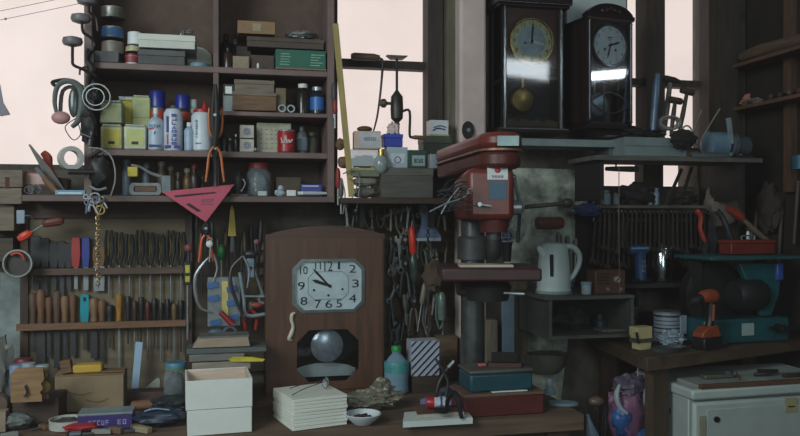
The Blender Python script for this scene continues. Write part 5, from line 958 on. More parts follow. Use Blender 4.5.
t = Th('white_rag', 'crumpled off-white rag hanging right of the drill press head', 'rag', (510, 217, 528, 238), .10); t.part('white_rag', M((165, 168, 158), .9, g=.4)).ball((0, 3, 11), (8, 4, 11), 28, 18, amp=.45, seed=9, fr=3)
t = Th('wooden_cylinder', 'brown wooden cylinder fixed on the pale wall above the kettle', 'cylinder', (538, 216, 566, 229), .05); t.part('wooden_cylinder', M((120, 72, 58), .5, k='w')).lathe([(5, -14), (6, -13), (6, 12), (5, 14)], (0, 6, 6), ax='x')
t = Th('cable', 'white cable curving down the wall below the drill press table', 'cable', (530, 290, 542, 332), .04); t.part('cable', M((120, 124, 120), .5)).tube([(5, 0, 42), (4, 0, 26), (0, 0, 10), (-4, 0, 2)], .8)
t = Th('ring_fixture', 'round pale ring fixture on the wall under the press table', 'ring', (505, 268, 528, 300), .02); t.part('ring_fixture', M((100, 98, 90), .7)).ring((0, 0, 16), 11, 2.5, sq=1.3)
# ================= THE TWO PENDULUM CLOCKS =================
CB = M((38, 26, 24), .3, k='w', axis='z', g=.4, sc=9); CB2 = M((30, 20, 20), .22, k='w', g=.4)
CHR = M((190, 198, 205), .2, .95, g=.15)
t = Th('pendulum_clock', 'near-black pendulum wall clock with a round gold dial and chrome side posts', 'clock', (500, -14, 566, 132), .17); H = t.h; w = 33; zf = lambda y: 132-y
dp = 33
p = t.part('case', CB); p.box(-w, w, dp-2, dp, 0, H).box(-w, w, 0, dp-2, 0, 6).box(-w, -w+6, 0, 3, 6, H).box(w-6, w, 0, 3, 6, H).box(-w, -w+2, dp-6, dp-2, 6, H).box(w-2, w, 0, dp-2, 6, H); p.box(-w, -w+2, 0, 3, 0, H).box(-w, -w+2, 0, dp, zf(80)-2, zf(80)+1)
t.part('cornice', CB2).box(-w-4, w+4, -5, dp, zf(8), zf(5)).box(-w-6, w+6, -8, dp, zf(5), zf(-2)).box(-w-3, w+3, -4, dp, zf(-2), zf(-14)); t.part('cornice_edge', CHR).box(-w-6, w+6, -8.4, -8, zf(5.4), zf(4.8))
t.part('base_board', CB2).box(-w-3, w+3, -5, dp, -1, 3); t.part('base_edge', CHR).box(-w-3, w+3, -5.4, -5, 2.2, 3)
for s in (-1, 1): t.part('chrome_post', CHR).box(s*(w-3)-1.1, s*(w-3)+1.1, -1.2, 0, 4, zf(8))
t.part('backplate', M((34, 30, 36), .5)).box(-w+6, w-6, 26, 27, 6, H-10)
cx, cz = -1, zf(41)
t.part('dial_bezel', M((200, 170, 100), .22, .95)).ring((cx, 1, cz), 22.5, 1.3, n=44)
dl = t.part('dial', M((214, 216, 174), .4, .0, g=.3, sc=20)); dl.lathe([(22.3, 1.5), (22.3, 3)], (cx, 0, cz), ax='y', n=44)
dl.sub('dial_center', M((178, 198, 208), .35, .0)).lathe([(15, .9), (15, 1.5)], (cx, 0, cz), ax='y', n=36)
for n_ in range(1, 13): a = R(30*n_); dl.sub('numeral', M((50, 44, 30), .5, bump=0)).text(str(n_), 4.2, cx+sin(a)*18.4, cz+cos(a)*18.4, y=.8)
dl.sub('winding_hole', INK).lathe([(1.2, .5), (1.2, .9)], (cx-7, 0, cz-2), ax='y', n=12)
hand(t, 'minute_hand', 18, 4, .7, .2, M((20, 24, 50), .3), cx, cz); hand(t, 'hour_hand', 15, 104, .9, -.2, M((225, 230, 235), .3, .4), cx, cz); t.part('hand_boss', IRON).lathe([(1.6, -.6), (1.6, .6)], (cx, 0, cz), ax='y', n=12)  # hour hand near white: the gloss on it is put into its colour
t.part('dial_board', M((84, 50, 42), .3, k='w', g=.3)).box(-w+6, w-6, 3.2, 4.5, zf(66), zf(8))
t.part('pendulum_bob', M((200, 175, 110), .25, .95, g=.3)).lathe([(3, 5), (11.5, 6), (13.5, 8), (13.5, 9)], (-8, 0, zf(99)), ax='y', n=32); t.part('pendulum_rod', BRASS).box(-9, -7, 7, 8, zf(96), zf(74))
p = t.part('scalloped_trim', M((92, 78, 60), .5)); pts = [(-w+6, 6)]+[(-w+6+i*(2*w-12)/20, 10+3.2*abs(sin(pi*i/5+.4))) for i in range(21)]+[(w-6, 6)]; p.prism(pts, 1.5, 3)
pts = [(-w+6, zf(64))]+[(w-6, zf(64))]+[(w-6-i*(2*w-12)/16, zf(76)-2.5*sin(2*pi*i/16)) for i in range(17)]; t.part('scalloped_trim', CB2).frame if 0 else None
t.part('door_bar', CB2).box(-w+6, w-6, -.3, 1.5, zf(79), zf(76)); t.part('door_glass', glaze(.05)).box(-w+5, w-5, -.8, -.4, 6, zf(9))
t.part('side_glass', glaze(.0)).box(-w+.4, -w+.8, 3, dp-6, 6, H-10)

t = Th('pendulum_clock', 'dark carved pendulum wall clock with a white round dial, right of the gold one', 'clock', (586, 18, 634, 128), .20, rz=22); H = t.h; w = 27; zf = lambda y: 128-y; dp = 44
p = t.part('case', CB); p.box(-w, w, dp-2, dp, 0, H).box(-w, -w+4, 0, dp-2, 0, H).box(w-4, w, 0, dp-2, 0, H).box(-w, w, 0, dp-2, 0, 6).box(-w, w, 0, dp-2, H-4, H).box(-w+4, w-4, 0, 3, zf(74), zf(69))
t.part('carved_crown', CB2).prism([(-w-2, H-1), (w+2, H-1), (w+2, H+3)]+[(w*cos(pi*i/14)*(1 if i not in (2, 12) else .98), H+3+11*sin(pi*i/14)**1.2) for i in range(15)]+[(-w-2, H+3)], -2, 6)
q = t.parts[-1]
for i in range(5): q.sub('rosette', M((62, 44, 36), .3, g=.3)).ball((-10+i*5, -2.4, H+6+(2-abs(i-2))*1.4), (2.4, 1.2, 1.8), 10, 6, amp=.2, seed=i)
t.part('crown_bar', M((90, 74, 70), .25, .3)).box(-w-1, w+1, -1.6, 0, H-2.2, H-1); t.part('base_board', CB2).box(-w-2, w+2, -3, dp, -1, 3); 
p = t.part('base_bracket', CB2); p.prism([(-w+4, -1), (w-4, -1), (w-14, -7), (-w+14, -7)], 2, dp-6)
for s in (-1, 1): t.part('fluted_post', M((60, 60, 66), .2, .6)).lathe([(1.8, 6), (1.4, 8), (1.4, H-6), (1.8, H-4)], (s*(w-2), -1, 0), n=10)
cx, cz = 1, zf(45)
t.part('dial_board', CB).box(-w+4, w-4, 3.2, 5, zf(70), H-4); t.part('dial_bezel', M((110, 116, 122), .25, .8)).ring((cx, 1, cz), 20.3, 1.2, n=44)
dl = t.part('dial', M((226, 238, 242), .4, g=.1)); dl.lathe([(20.2, 1.2), (20.2, 3)], (cx, 0, cz), ax='y', n=44)
for n_ in range(1, 13): a = R(30*n_); dl.sub('numeral', INK).text(str(n_), 3.2, cx+sin(a)*16.6, cz+cos(a)*16.6, y=.8)
for s in (-6.5, 6.5): dl.sub('winding_hole', INK).lathe([(1.3, .6), (1.3, 1)], (cx+s, 0, cz-4.5), ax='y', n=12)
dl.sub('dial_print', M((110, 120, 125), .5)).box(cx-3, cx+3, .9, 1.2, cz+7, cz+8.4).box(cx-2, cx+2, .9, 1.2, cz+5, cz+5.8)
hand(t, 'minute_hand', 14, 196, .6, .2, INK, cx, cz); hand(t, 'hour_hand', 12, 72, .8, -.1, INK, cx, cz); t.part('hand_boss', IRON).lathe([(1.4, -.4), (1.4, .6)], (cx, 0, cz), ax='y', n=12)
t.part('pendulum_bob', M((160, 182, 196), .3, .5, g=.15)).lathe([(3, 5), (10.5, 6), (12, 8), (12, 9)], (-9, 0, zf(104)), ax='y', n=30); t.part('pendulum_rod', STEEL).box(-8.6, -7.4, 14, 15, zf(100), zf(74))
p = t.part('leaf_muntin', M((50, 42, 42), .3, .2)); e = lambda s: [(-w+4+i*(2*w-8)/14, -.3, zf(103)+s*10.5*sin(pi*i/14)) for i in range(15)]
p.tube(e(1), .9, 6).tube(e(-1), .9, 6); t.part('muntin', CB2).box(-7.6, -6.4, -.4, .6, 6, zf(72)); t.part('muntin', CB2).box(9, 10.2, -.4, .6, 6, zf(72))
t.part('inner_back', M((44, 48, 56), .5)).box(-w+4, w-4, 30, 31, 6, zf(74)); t.part('door_glass', glaze(.05)).box(-w+4, w-4, -.9, -.5, 6, H-4)

# ================= RIGHT SIDE: LONG SHELF =================
zsR = Z(640, 156, .32)
PB = M((122, 134, 134), .6, g=.3, sc=6)
t = W('wall_shelf', 'long shelf with a pale blue-grey edge under the pendulum clocks and window', 'shelf', kind=None)
t.part('lower_board', M((92, 90, 84), .75, k='w', g=.4)).box(S(595, .32), sr-.16, -.32, -.09, zsR-.016, zsR); t.part('upper_board', PB).box(S(520, .24), S(624, .24), -.24, -.09, Z(600, 147, .24), Z(600, 140, .24))
t.part('support_block', M((92, 100, 104), .7)).box(S(609, .22), S(622, .22), -.22, -.10, zsR+.0005, Z(600, 147, .24)-.0005); t.part('bracket', IRON).box(S(600, .3), S(604, .3), -.30, -.09, Z(600, 200, .3), zsR-.016)
t.part('bracket', IRON).box(S(742, .3), S(745, .3), -.30, -.09, Z(744, 200, .3), zsR-.016)
t = Th('long_box', 'long pale blue-white drawer box on the shelf, with a shallow groove', 'box', (622, 137.5, 690, None), .31, zsR); t.part('box_body', PB).box(-34, 34, 0, 40, 0, t.h, b=.4); t.part('groove', M((92, 108, 114), .7)).box(-34, 34, -.2, 0, t.h*.5, t.h*.56); zp = t.loc.z+t.h*t.sc
t = Th('shelf_rag', 'black oily rag draped over the pale drawer and sagging at its right', 'rag', (628, 127, 668, None), .30, zp+.001); t.part('shelf_rag', M((24, 22, 22), .8, g=.5)).ball((0, 12, 4), (20, 12, 5), 30, 14, amp=.45, seed=11, fr=3.5)
t = Th('shelf_rag', 'black crumpled rag hanging over the right end of the pale drawer', 'rag', (668, 126, 700, 152), .35); t.part('shelf_rag', M((22, 20, 20), .8, g=.5)).ball((0, 2, 13), (14, 4, 9), 30, 18, amp=.3, seed=14, fr=3)
t = Th('hose_coil', 'coil of pale flexible tubing on the black rag', 'hose', (657, 108, 690, None), .28, zp+.028); p = t.part('hose_coil', M((140, 138, 132), .5, g=.3))
for i in range(7): p.ring((rnd.uniform(-3, 3), 6+i, 9+rnd.uniform(-2, 2)), rnd.uniform(8, 13), .8, 24, 5, sq=.55)
p.tube([(10, 4, 2), (16, 2, 6), (20, 0, 2), (18, 0, -3)], .9)
t = Th('blue_tube', 'steel-blue tube standing in front of the window mullion', 'tube', (648, 84, 658, None), .26, zp+.02, roll=5); t.part('blue_tube', M((84, 104, 124), .35, .4)).lathe([(3.6, 0), (3.8, 50), (3, 56), (2.5, 60)])
t = Th('hammer', 'old hammer with a pale head standing head-up by the mullion', 'hammer', (655, 74, 672, None), .20, zp+.02, roll=8); t.part('handle', M((120, 112, 104), .5, k='w', axis='z')).lathe([(2.4, 0), (2.8, 30), (2.2, t.h-8)]); t.part('hammer_head', IRON).lathe([(3, -8), (3.6, -6), (3.4, 4), (1.5, 11)], (0, 0, t.h-5), ax='x')
for i, (x, y0, ln, l) in enumerate(((671, 96, 2, 'dark hammer handle leaning across the window, left of the pair'), (679, 86, 6, 'dark wooden mallet handle leaning across the window, right of the pair'))):
    t = Th('mallet', l, 'mallet', (x-4, y0, x+4, None), .25, zp+.02, roll=ln+6); t.part('handle', M((70, 54, 44), .6, k='w', axis='z')).lathe([(1.6, 0), (2.4, 20), (1.8, t.h-6)]); t.part('mallet_head', M((60, 46, 38), .6)).lathe([(3, -7), (3.4, -6), (3.4, 6), (3, 7)], (0, 0, t.h-4), ax='x')
for i, (x, y0, y1, ln) in enumerate(((694, 106, 146, 24), (704, 100, 146, 34))):
    t = Th('thin_rod', ['thin pale rod leaning right beside the window, nearer the glass', 'thin pale rod leaning right beside the window, lower slope'][i], 'rod', (x-8, y0, x-6, y1), .30, roll=ln); t.part('thin_rod', M((130, 122, 112), .5)).lathe([(.8, 0), (.7, t.h)])
t = Th('bench_grinder', 'small bench grinder with blue-grey drum and upright guard on the right shelf', 'grinder', (707, 122, 762, None), .30, zsR)
t.part('motor_drum', M((110, 140, 160), .45, .2, g=.3)).lathe([(8, -24), (13, -22), (13, -4), (9, -2)], (0, 12, 14), ax='x'); t.part('wheel_guard', M((84, 92, 100), .5, .2)).lathe([(12, 0), (13.5, 1), (13.5, 6), (12, 7)], (0, 12, 14), ax='x'); t.part('upright_plate', M((150, 165, 170), .4, .3)).xf((-3, 0, 14), ry=-8).box(-2, 2, -1, 2, 0, 26)
t.part('gear_housing', M((70, 80, 90), .5)).lathe([(9, 7), (11, 9), (10, 22), (5, 26)], (0, 12, 13), ax='x'); t.part('base', IRON).box(-22, 24, 2, 22, 0, 3, b=.6); t.parts[2].nx()
t = Th('steel_tray', 'flat pale metal offcut lying in front of the grinder', 'offcut', (690, 150, 735, None), .318, zsR); t.part('steel_tray', M((120, 130, 132), .5, .4)).slab([(-22, 0), (14, -1), (24, 5), (-4, 8)], 0, 3)
t = Th('thin_bar', 'dark iron bar hung flat under the shelf across the lower window', 'bar', (603, 161, 640, 170), .26); t.part('bar_body', IRON).lathe([(2, -17), (2.4, -10), (3, 10), (2.8, 18)], (0, 0, 1), ax='x'); t.part('hanger', IRON).rod((-6, 0, 2), (-6, 0, 8), .8)
t = Th('twine', 'thin cord hanging from the shelf in front of the spanners', 'cord', (617, 166, 621, 300), .33); t.part('twine', M((120, 112, 104), .7)).tube([(0, 0, 134), (0, 0, 60), (.6, 0, 0)], .45, 5)
for i, (x, ln) in enumerate(((676, 26), (690, 20))):
    t = Th('thin_bar', ['dark diagonal iron bar across the lower window', 'second dark diagonal bar across lower window, at its right edge'][i], 'bar', (x-14, 158, x-8, 208), .18, roll=ln); t.part('thin_bar', M((40, 34, 32), .6)).box(-1.4, 1.4, 0, 2, 0, 44)
# --- spanner rack below
zrk = Z(640, 205, .22); 
t = W('spanner_rack', 'worn wooden ledge from which two rows of spanners hang', 'tool rack', kind=None)
t.part('ledge', M((96, 88, 78), .85, k='w', g=.5)).box(S(576, .22), S(712, .22), -.22, -.06, zrk-.012, zrk); t.part('backboard', M((34, 28, 26), .9, g=.4)).box(S(578, .04), S(720, .04), -.04, -.015, Z(640, 292, .04), zrk-.02)
t.part('hanging_rod', DSTEEL).rod((S(598, .20), -.20, zrk-.03), (S(706, .20), -.20, zrk-.03), .002); t.part('hanging_rod', DSTEEL).rod((S(590, .12), -.12, zrk-.06), (S(706, .12), -.12, zrk-.06), .002)
SPM = M((112, 106, 98), .4, .75, g=.5); SPM2 = M((80, 74, 68), .45, .7, g=.5)
for i in range(24):
    x = 601+i*4.5; t = spanner('small dark steel spanner hanging in the front row under the ledge', x, 207, 242+i % 5*1.5+4, 4.4, .205, SPM if i % 3 else SPM2, 4, group='spanners hanging in the front row under the ledge')
    t.rot = (0, R(180+3-i*.2), TH); t.loc = wp(x, 209, .205)
for i in range(22):
    x = 596+i*5; t = spanner('larger dark steel spanner hanging in the back row under the ledge', x, 215, 262+i % 4*2, 6, .125, SPM2 if i % 3 else SPM, 4, group='spanners hanging in the back row under the ledge')
    t.rot = (0, R(180+5-i*.3), TH); t.loc = wp(x, 217, .125)
sm = [(603, 613, 190, (150, 170, 175), 'pale small plastic bottle on the spanner ledge, left'), (614, 620, 193, (140, 155, 158), 'thin pale small bottle on spanner ledge, beside another'), (590, 600, 186, (60, 50, 46), 'dark small bottle at the left end of the spanner ledge'), (655, 661, 188, (110, 130, 150), 'blue-grey small bottle on the ledge below window mullion'), (649, 654, 192, (120, 125, 130), 'grey tiny bottle right of the blue-grey one, on the ledge')]
for x0, x1, y, c_, l in sm: bottle('small_bottle', l, (x0, y, x1, None), M(c_, .4), M(c_, .5), .17, zrk, neck=.6, sh=.7)
for i, (x0, x1, y, sd_, l) in enumerate(((622, 660, 183, 31, 'dark leather glove heaped on the spanner ledge'), (678, 702, 191, 33, 'dark lump of oily cloth on the right of the spanner ledge'))):
    t = Th('oily_cloth', l, 'cloth', (x0, y, x1, None), .19, zrk); t.part('oily_cloth', M((34, 28, 26), .8, g=.5)).ball((0, 8, t.h*.5), (t.w*.5, 8, t.h*.5), 26, 16, amp=.35, seed=sd_, fr=3)
t = Th('blue_cloth', 'dark blue rag hanging off the left end of the spanner ledge', 'rag', (574, 203, 602, 217), .24); t.part('blue_cloth', M((34, 44, 92), .8, g=.4)).ball((0, 2, 7), (14, 4, 6), 26, 14, amp=.3, seed=17)
t = Th('pale_sack', 'pale grey-brown crumpled paper sack standing right of the spanners', 'sack', (706, 183, 742, 226), .12); t.part('pale_sack', M((120, 108, 100), .85, g=.35)).ball((0, 4, 20), (17, 6, 21), 30, 20, amp=.35, seed=19, fr=2.2)
t = Th('hand_saw', 'orange-red handled saw hanging right of the spanners', 'saw', (694, 210, 708, 246), .24); t.part('handle', M((170, 60, 44), .45)).tube([(-6, 0, 34), (-3, 0, 34), (0, 0, 28), (-1, 0, 18), (3, 0, 8), (5, 0, 4)], [2, 3, 2.6, 2.2, 2.6, 1.6]); t.part('blade', DSTEEL).prism([(3, 8), (8, 6), (7, -10), (2, -6)], 0, .6)
t = Th('curved_pipe', 'bent chrome pipe arching down beside the orange-red saw', 'pipe', (712, 210, 738, 256), .26); t.part('pipe', M((170, 180, 190), .2, .95)).tube([(-10, 0, 46), (-4, 0, 40), (2, 0, 28), (8, 0, 12), (10, 0, 0)], 3)
t = Th('trowel', 'dark curved blade tool hanging between saw and chrome pipe', 'tool', (706, 220, 718, 258), .22); t.part('trowel', DSTEEL).prism([(-3, 38), (2, 38), (6, 20), (2, 0), (-4, 4), (-5, 20)], 0, 1); 
t = Th('claw_hammer', 'hammer with red head and pale wooden handle lying above the red toolbox', 'hammer', (724, 208, 776, 244), .16); t.part('hammer_head', M((150, 56, 44), .5)).tube([(-26, 0, 36), (-16, 0, 31), (-9, 0, 26)], [3, 5, 4]); t.part('handle', M((120, 100, 86), .6, k='w')).tube([(-12, 0, 28), (8, 0, 12), (25, 0, 0)], [2.2, 2.8, 2.4])
t = Th('bristle_block', 'pale bristled block behind the hammer handle', 'brush', (748, 220, 776, 244), .10); t.part('bristles', M((96, 104, 96), .8, g=.5, sc=60)).box(-13, 13, 0, 8, 0, 20, b=1.5); t.part('ferrule', DSTEEL).box(-13.5, 13.5, -.5, 8.5, 18, 22)

# ================= KETTLE CABINET =================
zk1 = Z(585, 296, .36)
t = W('wall_cabinet', 'open grey wooden box cabinet on the wall carrying the kettle and radio', 'cabinet', kind=None)
KC = M((88, 92, 88), .7, k='w', g=.35); a, b = S(549, .36), S(634, .36); zb_ = zk1-.15
t.part('top', KC).box(a-.02, b, -.365, -.012, zk1-.012, zk1, b=.001); t.part('side', KC).box(a, a+.012, -.36, -.012, zb_, zk1-.012); t.part('side', KC).box(b-.012, b, -.36, -.012, zb_, zk1-.012); t.part('bottom', KC).box(a+.012, b-.012, -.36, -.012, zb_, zb_+.012); t.part('back', M((26, 24, 22), .8)).box(a+.012, b-.012, -.024, -.012, zb_+.012, zk1-.012)
t = Th('flat_box', 'pale flat tray inside the open wall cabinet', 'tray', (601, 326, 628, None), .33, zb_+.012); t.part('flat_box', M((110, 104, 92), .7)).box(-13, 13, 0, 20, 0, 3, b=.5)
t = Th('oily_cloth', 'dark crumpled cloth inside the open wall cabinet', 'cloth', (560, 308, 598, None), .28, zb_+.012); t.part('oily_cloth', M((40, 38, 36), .8, g=.5)).ball((0, 14, t.h*.48), (18, 12, t.h*.5), 24, 14, amp=.3, seed=23)
t = Th('electric_kettle', 'pale grey plastic electric kettle with a dark water gauge, on the wall cabinet', 'kettle', (543, 243, 579, None), .31, zk1); r = 18; h = t.h; KW = M((198, 210, 208), .4, g=.08)
t.part('kettle_body', KW).lathe([(17.5, 0), (18, 3), (17, 5), (17.2, 8), (15.8, h*.6), (14.4, h-6), (13.2, h-4)], (0, r, 0), n=36); t.part('lid', KW).lathe([(13.4, h-4), (12, h-1), (7, h), (1, h+.6)], (0, r, 0), n=30)
t.part('spout', KW).tube([(-12, r-3, h-12), (-17, r-4, h-6), (-18.5, r-4, h-4)], [5, 3, 1.6]); t.part('handle', KW).tube([(10, r-3, h-4), (19, r-5, h-5), (25, r-6, h-12), (25, r-6, h-22), (20, r-5, h-33), (14, r-3, h-40)], [3, 3, 3, 2.8, 2.6, 2.4], 10); t.part('water_gauge', INK).box(-9.6, -7.2, 1.8, 6, 18, 40); t.part('base', M((150, 162, 164), .5)).lathe([(18.6, -.0), (18.6, 3)], (0, r, 0), n=36)
t = Th('white_tub', 'small white tub with a pale blue lid between kettle and radio', 'tub', (583, 283, 594, None), .33, zk1); t.part('tub_body', M((180, 196, 205), .45)).lathe([(4.6, 0), (5, 1), (5, 9)], (0, 5, 0)); t.part('lid', M((130, 160, 175), .45)).lathe([(5.6, 9), (5.6, 12), (5, 12.6)], (0, 5, 0))
t = Th('radio', 'small brown wooden radio with dark slots and a pale dial knob', 'radio', (594, 270, 627, None), .33, zk1); w = t.w/2; h = t.h; t.part('radio_case', M((92, 60, 42), .5, k='w', g=.3)).box(-w, w, 0, 20, 0, h, b=1)
for i in range(4): t.part('grille_slot', INK).box(-w+2, -1, -.3, 0, h*.42+i*3.2, h*.42+i*3.2+1.3)
t.part('tuning_knob', M((170, 160, 140), .4)).lathe([(3, -2), (3.4, 0)], (w*.42, 0, h*.6), ax='y', n=18); t.part('pointer', INK).xf((w*.42, -2.3, h*.6), ry=40).box(-.5, .5, 0, .4, -2.6, 2.6); t.part('small_knob', STEEL).lathe([(1.8, -1.5), (2, 0)], (w*.66, 0, h*.2), ax='y', n=12); t.part('small_knob', STEEL).lathe([(1.8, -1.5), (2, 0)], (-w*.2, 0, h*.2), ax='y', n=12)
# back shelf right of cabinet
zbs = Z(660, 284, .24)
t = W('wall_shelf', 'dark narrow back shelf under the spanners holding the flask and blue drill', 'shelf', kind=None); t.part('board', M((48, 42, 38), .8, k='w')).box(b+.004, sr-.2, -.24, -.015, zbs-.014, zbs); t.part('bracket', IRON).box(b+.1, b+.11, -.2, -.015, zbs-.09, zbs-.014)
t = Th('heat_gun', 'blue plastic heat gun standing on its nose on the back shelf', 'heat gun', (629, 244, 652, None), .21, zbs); h = t.h; BG = M((40, 74, 118), .4, g=.3)
t.part('gun_body', BG).tube([(-10, 6, h-6), (-4, 6, h-6), (8, 6, h-6), (11, 6, h-7)], [4, 6, 6, 4], 12); t.part('handle', BG).tube([(2, 6, h-8), (3, 6, h*.5), (4, 6, 3)], [6, 5.5, 6], 12); t.part('base', BLACK).box(-8, 14, 1, 12, 0, 4, b=1); t.part('trim', M((130, 160, 190), .4)).box(-10, 9, -.4, 1, h-5, h-3.4); t.part('print', M((120, 150, 185), .5)).box(2.4, 3.4, -.7, .2, h*.3, h*.34); marks(t.parts[-1], 14, 5, 3, h*.45, y=-.7, n=3, rot=90)
t = Th('steel_flask', 'tall polished dark steel flask with bright vertical reflections', 'flask', (657, 243, 678, None), .21, zbs); h = t.h; t.part('flask_body', M((190, 196, 202), .16, 1.0, g=.1, bump=0)).lathe([(9.5, 0), (10, 1), (10, h-7), (8, h-4)], (0, 10, 0), n=36); t.part('lid', BLACK).lathe([(8.4, h-4), (8.4, h-.6), (7, h)], (0, 10, 0), n=24)

# ================= RIGHT WORKBENCH =================
ZR = .95
A, Bp = Vector((.794, 2.50)), Vector((1.53, 2.925)); 
t = Th('workbench', 'brown wooden corner workbench on the right with a thick front edge and leg', 'workbench', loc=(0, 0, 0), sc=1, rz=0)
t.part('worktop', M((84, 66, 50), .7, k='w', sc=5, g=.4)).slab([(A.x, A.y), (Bp.x, Bp.y), (1.46, 3.23), (.74, 3.03), (.745, 2.94)], ZR-.045, ZR); t.parts[-1].bev = .003
e = (Bp-A).normalized(); nn = Vector((-e.y, e.x))
def qd(p, o0, o1, l0, l1, z0, z1): return p.slab([tuple(A+e*l0+nn*o0), tuple(A+e*l1+nn*o0), tuple(A+e*l1+nn*o1), tuple(A+e*l0+nn*o1)], z0, z1)
qd(t.part('leg', M((76, 58, 44), .7, k='w', axis='z', g=.4)), .02, .055, .05, .125, 0, ZR-.045); qd(t.part('front_apron', M((70, 52, 40), .7, k='w')), .09, .12, .10, .80, ZR-.07, ZR-.045)
t.part('leg', DWOODZ).slab([(1.36, 3.1), (1.42, 3.1), (1.42, 3.16), (1.36, 3.16)], 0, ZR-.045); t.part('leg', DWOODZ).slab([(.77, 2.96), (.83, 2.97), (.83, 3.03), (.77, 3.02)], 0, ZR-.045)
RB = dict(z=ZR, rz=28)
def rb(name, label, cat, bb, **k): return Th(name, label, cat, bb, None, ZR, rz=k.pop('rz', 26), **k)
t = rb('yellow_block', 'yellow notched wooden block with a grey strap at the bench corner', 'block', (635, 327, 655, 350)); h = t.h; t.part('block_body', M((196, 182, 132), .6, g=.15)).prism([(-6, 0), (8, 0), (8, 9), (9.5, 10), (9.5, h), (-9.5, h), (-9.5, h-8), (-6, 9)], 0, 12); t.part('strap', M((84, 80, 66), .5)).box(-9, 10, -.8, 12.5, 7, 11); t.part('strap_buckle', IRON).rod((-10, -1, 8), (-12, -1, 18), 1.2)
t = rb('paint_tin', 'white paint tin with dark printed lines on the right bench', 'can', (664, 311, 689, 343)); r = 13; h = t.h; c = (0, r, 0)
t.part('can_body', M((150, 160, 172), .4, .1, g=.15)).lathe([(r, 0), (r, h-2)], c, n=32); t.part('rim', STEEL).ring((0, r, h-2), r*.98, .8, n=32, ax='z'); t.part('lid', STEEL).lathe([(r*.93, h-2.5), (r*.93, h-1.2)], c, n=30)
p = t.part('print', M((50, 54, 70), .5, bump=0))
for i in range(5): p.lathe([(r*1.008, 9+i*4), (r*1.008, 9+i*4+(.8, 1.6, .8, .8, 2)[i])], c, n=32)
t.part('label_bar', M((150, 160, 172), .4)).box(6, 14, -.0, r*.6, 8, h-5)
t = rb('steel_tray', 'shallow grey round tray under the cloth at the bench front', 'tray', (655, 343, 700, 353)); t.part('steel_tray', M((96, 100, 102), .4, .5)).lathe([(20, 0), (22, 4), (21, 4), (19, 1)], (0, 12, 0), n=30, sy=.5)
t = rb('white_rag', 'crumpled white plastic cloth in the grey tray', 'cloth', (662, 330, 694, 348)); t.loc.z += .004; t.part('white_rag', M((160, 178, 190), .5, g=.25)).ball((0, 8, 7), (14, 7, 7), 34, 20, amp=.5, seed=26, fr=3.5)
t = rb('cordless_drill', 'orange and black cordless drill standing on its battery', 'drill', (697, 287, 725, 350)); h = t.h; OD = M((150, 70, 42), .45, g=.3)
t.part('motor_housing', OD).tube([(-8, 6, h-12), (-2, 6, h-10), (8, 6, h-10), (13, 6, h-12)], [5, 7, 7.5, 5.5], 12); t.part('gearbox', BLACK).tube([(-8, 6, h-12), (-14, 6, h-13)], [5.5, 4], 12); t.part('chuck', DSTEEL).tube([(-14, 6, h-13), (-20, 6, h-14)], [3.6, 2.2], 12)
t.part('handle', BLACK).tube([(7, 6, h-16), (6, 6, h*.5), (4, 6, 20)], [4.6, 4, 5], 10); t.part('grip_stripe', OD).tube([(6, 1.6, h-18), (5, 1.8, h*.45)], 1.4); t.part('battery', BLACK).box(-12, 14, -3, 15, 0, 12, b=1.5); t.part('battery_collar', OD).prism([(-12, 12), (14, 12), (9, 24), (-4, 22), (-11, 17)], -1, 13); t.parts[-1].bev = 1
t = Th('circular_saw', 'large teal bench saw machine with a black guard and flat table', 'saw', loc=wp(752, 0, .42)*1, sc=1, rz=15); y_ = .45*F/(352-218); 
t.loc = Vector(((708-400)/F*2.72, 2.72, ZR+.0015)); TL = M((24, 80, 86), .4, g=.3)
t.part('base', TL).box(.0, .36, .02, .22, 0, .088, b=.008); t.part('front_foot', TL).box(-.01, .08, 0, .1, 0, .03, b=.004); t.part('white_label', M((150, 165, 165), .5, g=.1)).box(.155, .205, .018, .022, .028, .072)
p = t.part('lock_knob', BLACK); p.lathe([(.012, -.03), (.015, -.02), (.015, .018)], (.30, 0, .052), ax='y', n=16); p.rod((.25, -.012, .055), (.35, -.012, .05), .008)
t.part('blade_guard', M((26, 24, 24), .5)).lathe([(.10, -.02), (.125, -.012), (.125, .03), (.10, .036)], (.12, .13, .165), ax='y', n=32); t.part('motor', M((30, 30, 32), .5)).lathe([(.05, 0), (.06, .02), (.06, .1), (.05, .12)], (.15, .06, .17), ax='x', n=24)
t.part('hopper', TL).prism([(.16, .285), (.345, .285), (.335, .17), (.30, .09), (.26, .09)], .04, .07); t.parts[-1].bev = .006; t.part('blue_grip', M((50, 80, 150), .4)).box(.315, .345, .03, .085, .22, .285, b=.006)
t.part('saw_table', M((40, 84, 88), .45, g=.3)).box(-.0, .37, -.02, .20, .300, .314, b=.003); t.part('table_post', IRON).box(.02, .05, .1, .14, .088, .300); t.part('table_post', IRON).box(.30, .33, .1, .14, .088, .300)
tb = t
t = Th('metal_toolbox', 'dark red metal toolbox on the teal saw table', 'toolbox', loc=tb.loc+Vector((.12, .09, .316)), sc=1, rz=15); t.part('box_body', M((110, 38, 30), .5, g=.3)).box(0, .19, 0, .07, 0, .04, b=.004); t.part('lid', M((120, 44, 34), .5)).box(-.003, .193, -.003, .073, .04, .052, b=.003); t.part('handle', STEEL).tube([(.07, .03, .052), (.07, .03, .066), (.12, .03, .066), (.12, .03, .052)], .003)
t = Th('small_cylinder', 'tiny bright cylinder standing on the red toolbox', 'cylinder', loc=t.loc+Vector((.10, .09, .0535)), sc=1, rz=0); t.part('small_cylinder', WHITE).lathe([(.006, 0), (.006, .022), (.003, .03)])
